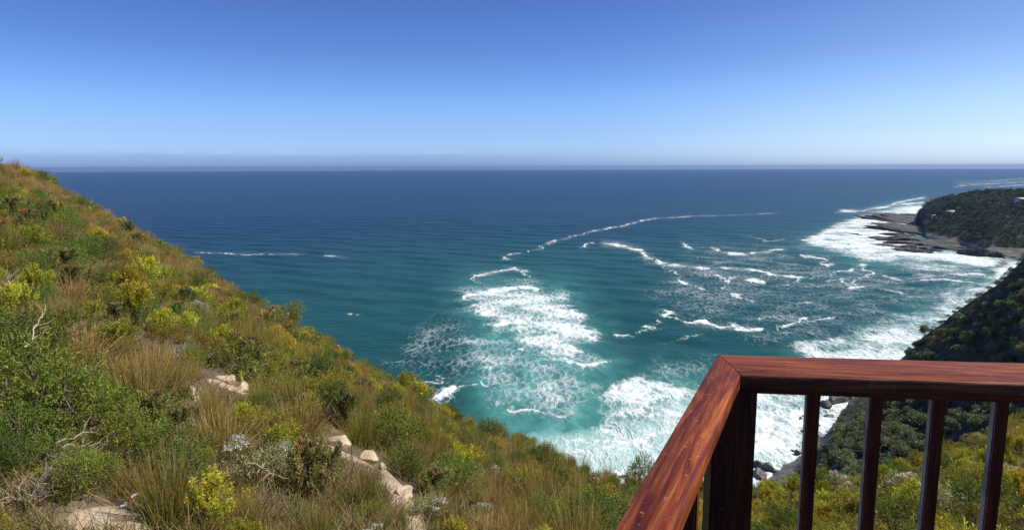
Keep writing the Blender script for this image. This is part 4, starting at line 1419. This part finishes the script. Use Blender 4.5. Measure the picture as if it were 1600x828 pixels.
# beach behind the stack
bp_ = [(1536, 399), (1560, 401), (1585, 402), (1600, 401)]
VV = []
for (a, b) in bp_:
    VV.append(sea_pt(a, b, 1.2)); VV.append(sea_pt(a + 3, b - 5, 4.2))
Q = [(2 * k, 2 * k + 2, 2 * k + 3, 2 * k + 1) for k in range(3)]
o = link('beach', make_mesh('beach', VV, np.array(Q), rock_mat('wet_sand', (.16, .14, .11), (.22, .19, .15), (.28, .24, .19), .1))); tag(o, 'narrow grey beach under the wooded headland', kind='structure')


# shore rocks below the gully slope
def shore_rock(px, py, wpx, hk, seed, label, group=None, asp=.8, lift=.2):
    p = sea_pt(px, py); d = np.linalg.norm(p); s = wpx * .5 / F * d
    o = link('shore_rock', rock_mesh('shore_rock', M_SHORE, s, s * asp, s * hk, seed, .4, 6, 4))
    o.location = p + np.array([0, 0, s * hk * lift]); o.rotation_euler = (0, 0, rng.uniform(0, 3.1))
    tag(o, label, 'rock', group)


shore_rock(1186, 730, 26, .8, 501, 'pale grey shore boulder half hidden by the corner post')
shore_rock(1200, 735, 30, .85, 502, 'large rounded grey boulder at the water line right of the corner post')
shore_rock(1188, 748, 30, .7, 503, 'brown-grey boulder pile foot just below the rounded shore boulder')
shore_rock(1214, 739, 16, .6, 504, 'smaller wet boulder wedged right of the rounded shore boulder')
shore_rock(1253, 654, 26, .3, 505, 'flat black rock tongue in the foam left of the first baluster', asp=.35)
shore_rock(1262, 680, 34, .4, 506, 'wide black ledge running into the foam behind the first baluster', asp=.5)
shore_rock(1268, 692, 20, .5, 507, 'black boulder under the wide ledge behind the first baluster')
shore_rock(974, 747, 22, .3, 508, 'dark flat rock awash in white foam left of the handrail', asp=.4, lift=.6)
for k, (a, b, w_) in enumerate([(1290, 634, 30), (1304, 628, 34), (1318, 626, 26), (1262, 700, 12), (1240, 706, 10), (1246, 712, 14), (1275, 668, 22), (1335, 612, 26), (1352, 600, 24), (1296, 655, 26), (1268, 706, 18), (1196, 676, 14), (1172, 740, 18), (1282, 690, 24)]):
    shore_rock(a, b, w_, .45 + .3 * (k % 3), 520 + k, 'wet black shore rock in the foam at the foot of the gully slope', 'black rocks along the gully shore', .6 + .1 * (k % 4))

# ------------------------------------------------------------------ small houses on the headland
def house(px, py, wpx, wallm, label, rz, roofm=M_ROOF):
    # where the view ray meets the headland
    d = ray(px, py); rr_ = np.linspace(700, 1500, 3000); P = d[None] * (rr_ / math.hypot(d[0], d[1]))[:, None]
    g_ = head_h(P[:, 0], P[:, 1]); k = np.nonzero(P[:, 2] < g_)[0]
    if len(k) == 0: return
    p = P[k[0]]; s = wpx / F * np.linalg.norm(p)
    L_, W_, hh_ = s, s * .65, s * .34
    root = empty('house', (p[0], p[1], g_[k[0]] + 3.2)); root.rotation_euler = (0, 0, rz)
    tag(root, label, 'house')

    def box(x0, x1, y0, y1, z0, z1):
        VV = [(x0, y0, z0), (x1, y0, z0), (x1, y1, z0), (x0, y1, z0), (x0, y0, z1), (x1, y0, z1), (x1, y1, z1), (x0, y1, z1)]
        return VV, [(0, 3, 2, 1), (4, 5, 6, 7), (0, 1, 5, 4), (1, 2, 6, 5), (2, 3, 7, 6), (3, 0, 4, 7)]
    v_, q_ = box(-L_ / 2, L_ / 2, -W_ / 2, W_ / 2, -4, hh_); link('wall', make_mesh('wall', v_, np.array(q_), wallm), root)
    e = .5; z0 = hh_ + .01; z1 = hh_ + W_ * .28
    v_ = [(-L_ / 2 - e, -W_ / 2 - e, z0), (L_ / 2 + e, -W_ / 2 - e, z0), (L_ / 2 + e, W_ / 2 + e, z0), (-L_ / 2 - e, W_ / 2 + e, z0), (-L_ / 2 - e, 0, z1), (L_ / 2 + e, 0, z1)]
    link('roof', make_mesh('roof', v_, [np.array([(0, 1, 5, 4), (2, 3, 4, 5), (3, 2, 1, 0)]), np.array([(0, 4, 3), (1, 2, 5)])], roofm), root)
    for k in (-.3, 0, .3):
        v_, q_ = box(k * L_ - L_ * .08, k * L_ + L_ * .08, -W_ / 2 - .06, -W_ / 2 + .05, hh_ * .35, hh_ * .8)
        link('window', make_mesh('window', v_, np.array(q_), M_GLASS), root)


house(1593, 320, 11, M_WALL, 'white house with pale roof highest among the headland trees', .3)
house(1484, 338, 9, M_BROWNWALL, 'brown-walled cabin with pale roof in the middle of the headland wood', -.2)
house(1459, 342, 5, M_WALL, 'tiny pale hut close above the rock platform', .2)

# ------------------------------------------------------------------ railing
ZR = -0.38
A = on_plane(1121.6, 553, ZR); B = on_plane(1157, 585, ZR)
A2 = on_plane(958, 828, ZR); B2 = on_plane(1053, 828, ZR)
C_ = on_plane(1600, 569, ZR); D_ = on_plane(1600, 597, ZR)
dl = unit((unit(A2 - A) + unit(B2 - B)) / 2); dr = unit((unit(C_ - A) + unit(D_ - B)) / 2)
print('rail', A, B, 'left dir', dl, 'right dir', dr, np.linalg.norm(A - B))
TH = .026
rail = empty('wooden_railing', (0, 0, 0)); tag(rail, 'reddish-brown varnished wooden deck railing with square balusters', 'railing')


def prism_rail(name, a_in, a_out, d, length, th, mat_axis, ztop, lip=.0032, dark=1.0, n=60, wob=.0015, seed=0):
    """a hand-cut board: a_in / a_out its two mitre corners, running along d; rounded top edges, slightly uneven"""
    side = np.array([-d[1], d[0], 0.0])
    if np.dot(side, a_in - a_out) < 0: side = -side          # towards inner edge
    w = abs(np.dot(a_in - a_out, side))
    prof = [(0, -th), (0, -lip * 1.6), (lip * .35, -lip * .55), (lip, -lip * .12), (lip * 2.2, 0)]
    pr_ = prof + [(w * q, .0012 * math.sin(q * PI)) for q in (.25, .4, .5, .6, .75)] + [(w - a, b) for a, b in prof[::-1]]
    m_ = len(pr_)
    VV = []
    s0_out = 0.0; s0_in = np.dot(a_in - a_out, d)
    for i in range(n + 1):
        t = i / n
        for j, (u_, z_) in enumerate(pr_):
            f = u_ / w
            start = s0_out * (1 - f) + s0_in * f
            s = start + (length - start) * t
            wv = wob * 2 * (vnoise(s * 9 + seed, j * .35, 5 + seed) - .5) if 0 < i < n else 0
            q = a_out + d * s + side * (u_ + wv) + np.array([0, 0, z_ + wv * .7])
            VV.append(q)
    Q = []
    for i in range(n):
        for j in range(m_):
            k = (j + 1) % m_
            Q.append((i * m_ + j, i * m_ + k, (i + 1) * m_ + k, (i + 1) * m_ + j))
    VV = np.array(VV); org = a_out.copy()
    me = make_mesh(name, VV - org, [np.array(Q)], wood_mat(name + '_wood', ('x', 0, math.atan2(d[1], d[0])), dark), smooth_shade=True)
    import bmesh
    bm = bmesh.new(); bm.from_mesh(me); bm.verts.ensure_lookup_table()
    bm.faces.new([bm.verts[j] for j in range(m_)]); bm.faces.new([bm.verts[n * m_ + j] for j in range(m_ - 1, -1, -1)])
    bmesh.ops.recalc_face_normals(bm, faces=bm.faces); bm.to_mesh(me); bm.free()
    me.set_sharp_from_angle(angle=math.radians(50))
    o = link(name, me, rail); o.location = org
    return o


gap = .0012
prism_rail('handrail', B + dl * gap, A + dl * gap, dl, 1.75, TH, None, ZR, seed=1)
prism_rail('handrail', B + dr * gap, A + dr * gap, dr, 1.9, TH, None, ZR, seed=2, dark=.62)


def beam(name, p0, p1, w, h_, dark=.6, bev=.004, up=np.array([0, 0, 1.0]), pale=False):
    """square-cut timber from p0 to p1"""
    import bmesh
    p0 = np.asarray(p0, float); p1 = np.asarray(p1, float)
    d = unit(p1 - p0); L_ = np.linalg.norm(p1 - p0)
    bm = bmesh.new(); bmesh.ops.create_cube(bm, size=1.0)
    for v in bm.verts: v.co = (v.co.x * L_, v.co.y * w, v.co.z * h_)
    bmesh.ops.bevel(bm, geom=bm.edges[:], offset=bev, segments=2, affect='EDGES')
    me = bpy.data.meshes.new(name); bm.to_mesh(me); bm.free()
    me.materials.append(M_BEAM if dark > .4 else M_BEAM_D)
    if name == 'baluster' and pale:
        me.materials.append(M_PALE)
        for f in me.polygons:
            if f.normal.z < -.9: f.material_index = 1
    o = link(name, me, rail)
    xax = Vector(d); zax = Vector(up); yax = zax.cross(xax).normalized(); zax = xax.cross(yax)
    o.matrix_world = Matrix(((xax.x, yax.x, zax.x, 0), (xax.y, yax.y, zax.y, 0), (xax.z, yax.z, zax.z, 0), (0, 0, 0, 1)))
    o.location = (p0 + p1) / 2
    return o


M_SCREW = rock_mat('dark_screw', (.02, .012, .01), (.04, .02, .015), (.09, .05, .04), 60.0, .5, .2, .0005)
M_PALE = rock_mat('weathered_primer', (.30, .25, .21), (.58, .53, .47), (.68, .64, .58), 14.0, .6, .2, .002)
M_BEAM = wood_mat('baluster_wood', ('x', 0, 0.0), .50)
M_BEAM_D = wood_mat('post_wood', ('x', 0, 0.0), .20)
ZD = -1.45
sl = np.array([-dl[1], dl[0], 0]); sr = np.array([-dr[1], dr[0], 0])
if np.dot(sl, B - A) < 0: sl = -sl
if np.dot(sr, B - A) < 0: sr = -sr
wl = np.dot(B - A, sl); wr = np.dot(B - A, sr)
midl = A + sl * wl / 2; midr = A + sr * wr / 2
# mitre mid point = post centre
cen = (A + B) / 2 + (dl + dr) * .012
ps = .078
best = None
for u_ in np.linspace(-.12, .12, 241):
    q = cen + dl * .022 + sl * u_; q[2] = -.55
    e = abs(project(q[None])[0][0] - 1139)
    if best is None or e < best[0]: best = (e, u_)
post_c = cen + dl * .022 + sl * best[1]
fwd = dr
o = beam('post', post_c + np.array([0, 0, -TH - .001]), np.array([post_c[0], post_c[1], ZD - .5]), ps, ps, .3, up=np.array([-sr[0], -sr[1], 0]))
# sub rails
sh_ = .024
cr0 = midr + dr * (np.dot(post_c - midr, dr) + ps / 2 - .012); cr0[2] = ZR - TH - sh_ / 2 - .001
beam('sub_rail', cr0, cr0 + dr * 1.72, .050, sh_, .6)
cl0 = midl - sl * .02 + dl * (np.dot(post_c - midl, dl) + ps / 2 - .004); cl0[2] = ZR - TH - sh_ / 2 - .001
beam('sub_rail', cl0, cl0 + dl * 1.5, .045, sh_, .6)
zb = ZR - TH - sh_ - .0015; zl = ZD + .10
lr0 = cr0.copy(); lr0[2] = zl; beam('bottom_rail', lr0, lr0 + dr * 1.72, .06, .045, .6)
ll0 = cl0.copy(); ll0[2] = zl; beam('bottom_rail', ll0, ll0 + dl * 1.5, .06, .045, .6)


def on_line(px, py, org, d, z=None):
    """parameter along a vertical-plane line seen in pixel column px"""
    best = None
    for s in np.linspace(0, 2.2, 4000):
        P = org + d * s
        if z is not None: P[2] = z
        q = project(P[None])
        e = abs(q[0][0] - px)
        if best is None or e < best[0]: best = (e, s)
    return best[1]


for px in (1271, 1369, 1466, 1565, 1664, 1762):
    s = on_line(px, 640, cr0, dr)
    p = cr0 + dr * s
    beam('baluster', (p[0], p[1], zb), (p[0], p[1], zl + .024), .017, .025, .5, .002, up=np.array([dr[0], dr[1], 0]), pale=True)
s1 = on_line(1071, 800, cl0, dl, -.70)
for s in [s1 + .14 * k for k in range(9)]:
    p = cl0 + dl * s
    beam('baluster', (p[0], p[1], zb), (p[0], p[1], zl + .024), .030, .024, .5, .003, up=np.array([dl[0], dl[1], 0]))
for q, d in ((cr0 + dr * 1.78, dr), (cl0 + dl * 1.56, dl)):
    beam('post', (q[0], q[1], ZR - TH - .001), (q[0], q[1], ZD - .5), ps, ps, .3, up=np.array([d[0], d[1], 0]))

for (px, py) in ((1150, 577), (1141, 584), (1170, 569), (1180, 578), (1396, 583), (1040, 735), (1068, 748)):
    q = on_plane(px, py, ZR + .0004)
    mbs = MB(); an = np.arange(14) / 14 * 2 * PI
    VV = [(0, 0, .0006)] + [(.0036 * math.cos(a), .0036 * math.sin(a), .0004) for a in an] + [(.0042 * math.cos(a), .0042 * math.sin(a), -.001) for a in an]
    mbs.add(VV, T=[(0, 1 + k, 1 + (k + 1) % 14) for k in range(14)], Q=[(1 + k, 15 + k, 15 + (k + 1) % 14, 1 + (k + 1) % 14) for k in range(14)])
    o = link('screw_head', mbs.mesh('screw_head', M_SCREW, True), rail); o.location = q

# deck floor under the viewer (below the frame)
mdk = MB()
o0 = cen + dl * 0; corner = np.array([cen[0], cen[1], ZD]); inn = unit(dl + dr)
for k in range(16):
    q0 = corner + dl * (.0 + k * .105) + dr * (-.05); q1 = q0 + dr * 2.2
    dd = dl * .0485; hh_ = np.array([0, 0, -.028])
    VV = [q0 - dd, q1 - dd, q1 + dd, q0 + dd]; VV = VV + [v + hh_ for v in VV]
    mdk.add(VV, Q=[(0, 1, 2, 3), (7, 6, 5, 4), (0, 4, 5, 1), (1, 5, 6, 2), (2, 6, 7, 3), (3, 7, 4, 0)])
o = link('deck_floor', mdk.mesh('deck_floor', M_BEAM)); tag(o, 'wooden boards of the viewing deck', kind='structure')

# ------------------------------------------------------------------ light
SUN_AZ = math.radians(88); SUN_EL = math.radians(50)
sd = np.array([math.sin(SUN_AZ) * math.cos(SUN_EL), math.cos(SUN_AZ) * math.cos(SUN_EL), math.sin(SUN_EL)])
sun_d = bpy.data.lights.new('sun', 'SUN'); sun_d.energy = 4.4; sun_d.angle = math.radians(.55); sun_d.color = (1, .955, .88)
sun = bpy.data.objects.new('sun', sun_d); col.objects.link(sun)
sun.rotation_euler = Vector(-sd).to_track_quat('-Z', 'Y').to_euler()
w = bpy.data.worlds.new('World'); scene.world = w; w.use_nodes = True
nt = w.node_tree; nt.nodes.clear()
out = nt.nodes.new('ShaderNodeOutputWorld'); bg = nt.nodes.new('ShaderNodeBackground'); bg.inputs['Strength'].default_value = .062
sky = nt.nodes.new('ShaderNodeTexSky'); sky.sky_type = 'NISHITA'; sky.sun_disc = False
sky.sun_elevation = SUN_EL; sky.sun_rotation = SUN_AZ
sky.altitude = 0; sky.air_density = 1.0; sky.dust_density = 1.0; sky.ozone_density = 3.0
tcw = N(nt, 'ShaderNodeTexCoord'); sxw = N(nt, 'ShaderNodeSeparateXYZ'); nt.links.new(tcw.outputs['Generated'], sxw.inputs[0])
cxw = N(nt, 'ShaderNodeCombineXYZ'); nt.links.new(sxw.outputs['X'], cxw.inputs[0]); nt.links.new(sxw.outputs['Y'], cxw.inputs[1]); nt.links.new(math_node(nt, 'MAXIMUM', sxw.outputs['Z'], .006), cxw.inputs[2]); nt.links.new(cxw.outputs[0], sky.inputs['Vector'])
rw = ramp(nt, [(0.0, (.49, .71, 1.30)), (0.05, (.355, .50, .86)), (0.15, (.225, .32, .56)), (0.36, (.09, .143, .29)), (1.0, (.095, .15, .31))])
nt.links.new(sxw.outputs['Z'], rw.inputs[0])
skc = mixc(nt, 1.0, sky.outputs[0], rw.outputs[0], 'MULTIPLY')
skc = mixc(nt, 1.0, skc, (2.85, 2.85, 2.85), 'MULTIPLY')
azw = N(nt, 'ShaderNodeMapRange'); azw.interpolation_type = 'SMOOTHSTEP'; azw.inputs['From Min'].default_value = .05; azw.inputs['From Max'].default_value = .65
nt.links.new(sxw.outputs['X'], azw.inputs['Value'])
skc = mixc(nt, azw.outputs[0], skc, mixc(nt, 1.0, skc, (1.34, 1.16, .98), 'MULTIPLY'))
# low bank of far cloud over the horizon
mpw = N(nt, 'ShaderNodeMapping'); mpw.inputs['Scale'].default_value = (9, 9, 60)
nt.links.new(tcw.outputs['Generated'], mpw.inputs['Vector'])
nw1 = N(nt, 'ShaderNodeTexNoise', i_Scale=1.0, i_Detail=5.0, i_Roughness=.6); nt.links.new(mpw.outputs[0], nw1.inputs['Vector'])
top = math_node(nt, 'MULTIPLY_ADD', nw1.outputs[0], .010, .0165)
hb = math_node(nt, 'SUBTRACT', top, sxw.outputs['Z'])
bank = N(nt, 'ShaderNodeMapRange'); bank.interpolation_type = 'SMOOTHSTEP'; bank.inputs['From Min'].default_value = -.003; bank.inputs['From Max'].default_value = .008
nt.links.new(hb, bank.inputs['Value'])
azm = N(nt, 'ShaderNodeMapRange'); azm.interpolation_type = 'SMOOTHSTEP'; azm.inputs['From Min'].default_value = .32; azm.inputs['From Max'].default_value = -.15
nt.links.new(sxw.outputs['X'], azm.inputs['Value'])
bk = math_node(nt, 'MULTIPLY', bank.outputs[0], math_node(nt, 'MULTIPLY', azm.outputs[0], .8))
skc = mixc(nt, bk, skc, mixc(nt, 1.0, skc, (.80, .79, .89), 'MULTIPLY'))
mpx = N(nt, 'ShaderNodeMapping'); mpx.inputs['Scale'].default_value = (26, 26, 150)
nt.links.new(tcw.outputs['Generated'], mpx.inputs['Vector'])
nw2 = N(nt, 'ShaderNodeTexNoise', i_Scale=1.0, i_Detail=4.0); nt.links.new(mpx.outputs[0], nw2.inputs['Vector'])
pf1 = N(nt, 'ShaderNodeMapRange'); pf1.inputs['From Min'].default_value = .56; pf1.inputs['From Max'].default_value = .70; nt.links.new(nw2.outputs[0], pf1.inputs['Value'])
pf2 = math_node(nt, 'SUBTRACT', 1.0, math_node(nt, 'MULTIPLY', math_node(nt, 'ABSOLUTE', math_node(nt, 'SUBTRACT', hb, .001)), 260.0), clamp=True)
pfm = math_node(nt, 'MULTIPLY', math_node(nt, 'MULTIPLY', pf1.outputs[0], pf2), math_node(nt, 'MULTIPLY', azm.outputs[0], .55))
skc = mixc(nt, pfm, skc, mixc(nt, 1.0, skc, (1.5, 1.35, 1.2), 'MULTIPLY'))
nt.links.new(skc, bg.inputs['Color']); nt.links.new(bg.outputs[0], out.inputs[0])

# ------------------------------------------------------------------ haze
top_z = max((o_.matrix_world @ Vector(c))[2] for o_ in bpy.data.objects if o_.type == 'MESH' for c in o_.bound_box) if False else 30.0
m, nt, out = new_mat('haze')
pv = N(nt, 'ShaderNodeVolumePrincipled')
pv.inputs['Color'].default_value = (.24, .39, .66, 1); pv.inputs['Density'].default_value = 5.0e-5; pv.inputs['Anisotropy'].default_value = .2
nt.links.new(pv.outputs[0], out.inputs['Volume'])
E_ = 26000.0
VV = [(a * E_, b * E_, c) for c in (-108.0, top_z) for a, b in ((-1, -1), (1, -1), (1, 1), (-1, 1))]
o = link('haze', make_mesh('haze', VV, np.array([(0, 3, 2, 1), (4, 5, 6, 7), (0, 1, 5, 4), (1, 2, 6, 5), (2, 3, 7, 6), (3, 0, 4, 7)]), m))
tag(o, 'thin bluish sea haze over the whole bay', kind='stuff')

# ------------------------------------------------------------------ render settings
scene.view_settings.view_transform = 'Standard'; scene.view_settings.look = 'None'
scene.view_settings.exposure = 0.5; scene.view_settings.gamma = 1.0; scene.view_settings.use_curve_mapping = False
scene.render.engine = 'CYCLES'
scene.cycles.max_bounces = 6; scene.cycles.transmission_bounces = 4; scene.cycles.diffuse_bounces = 3
scene.cycles.use_denoising = True
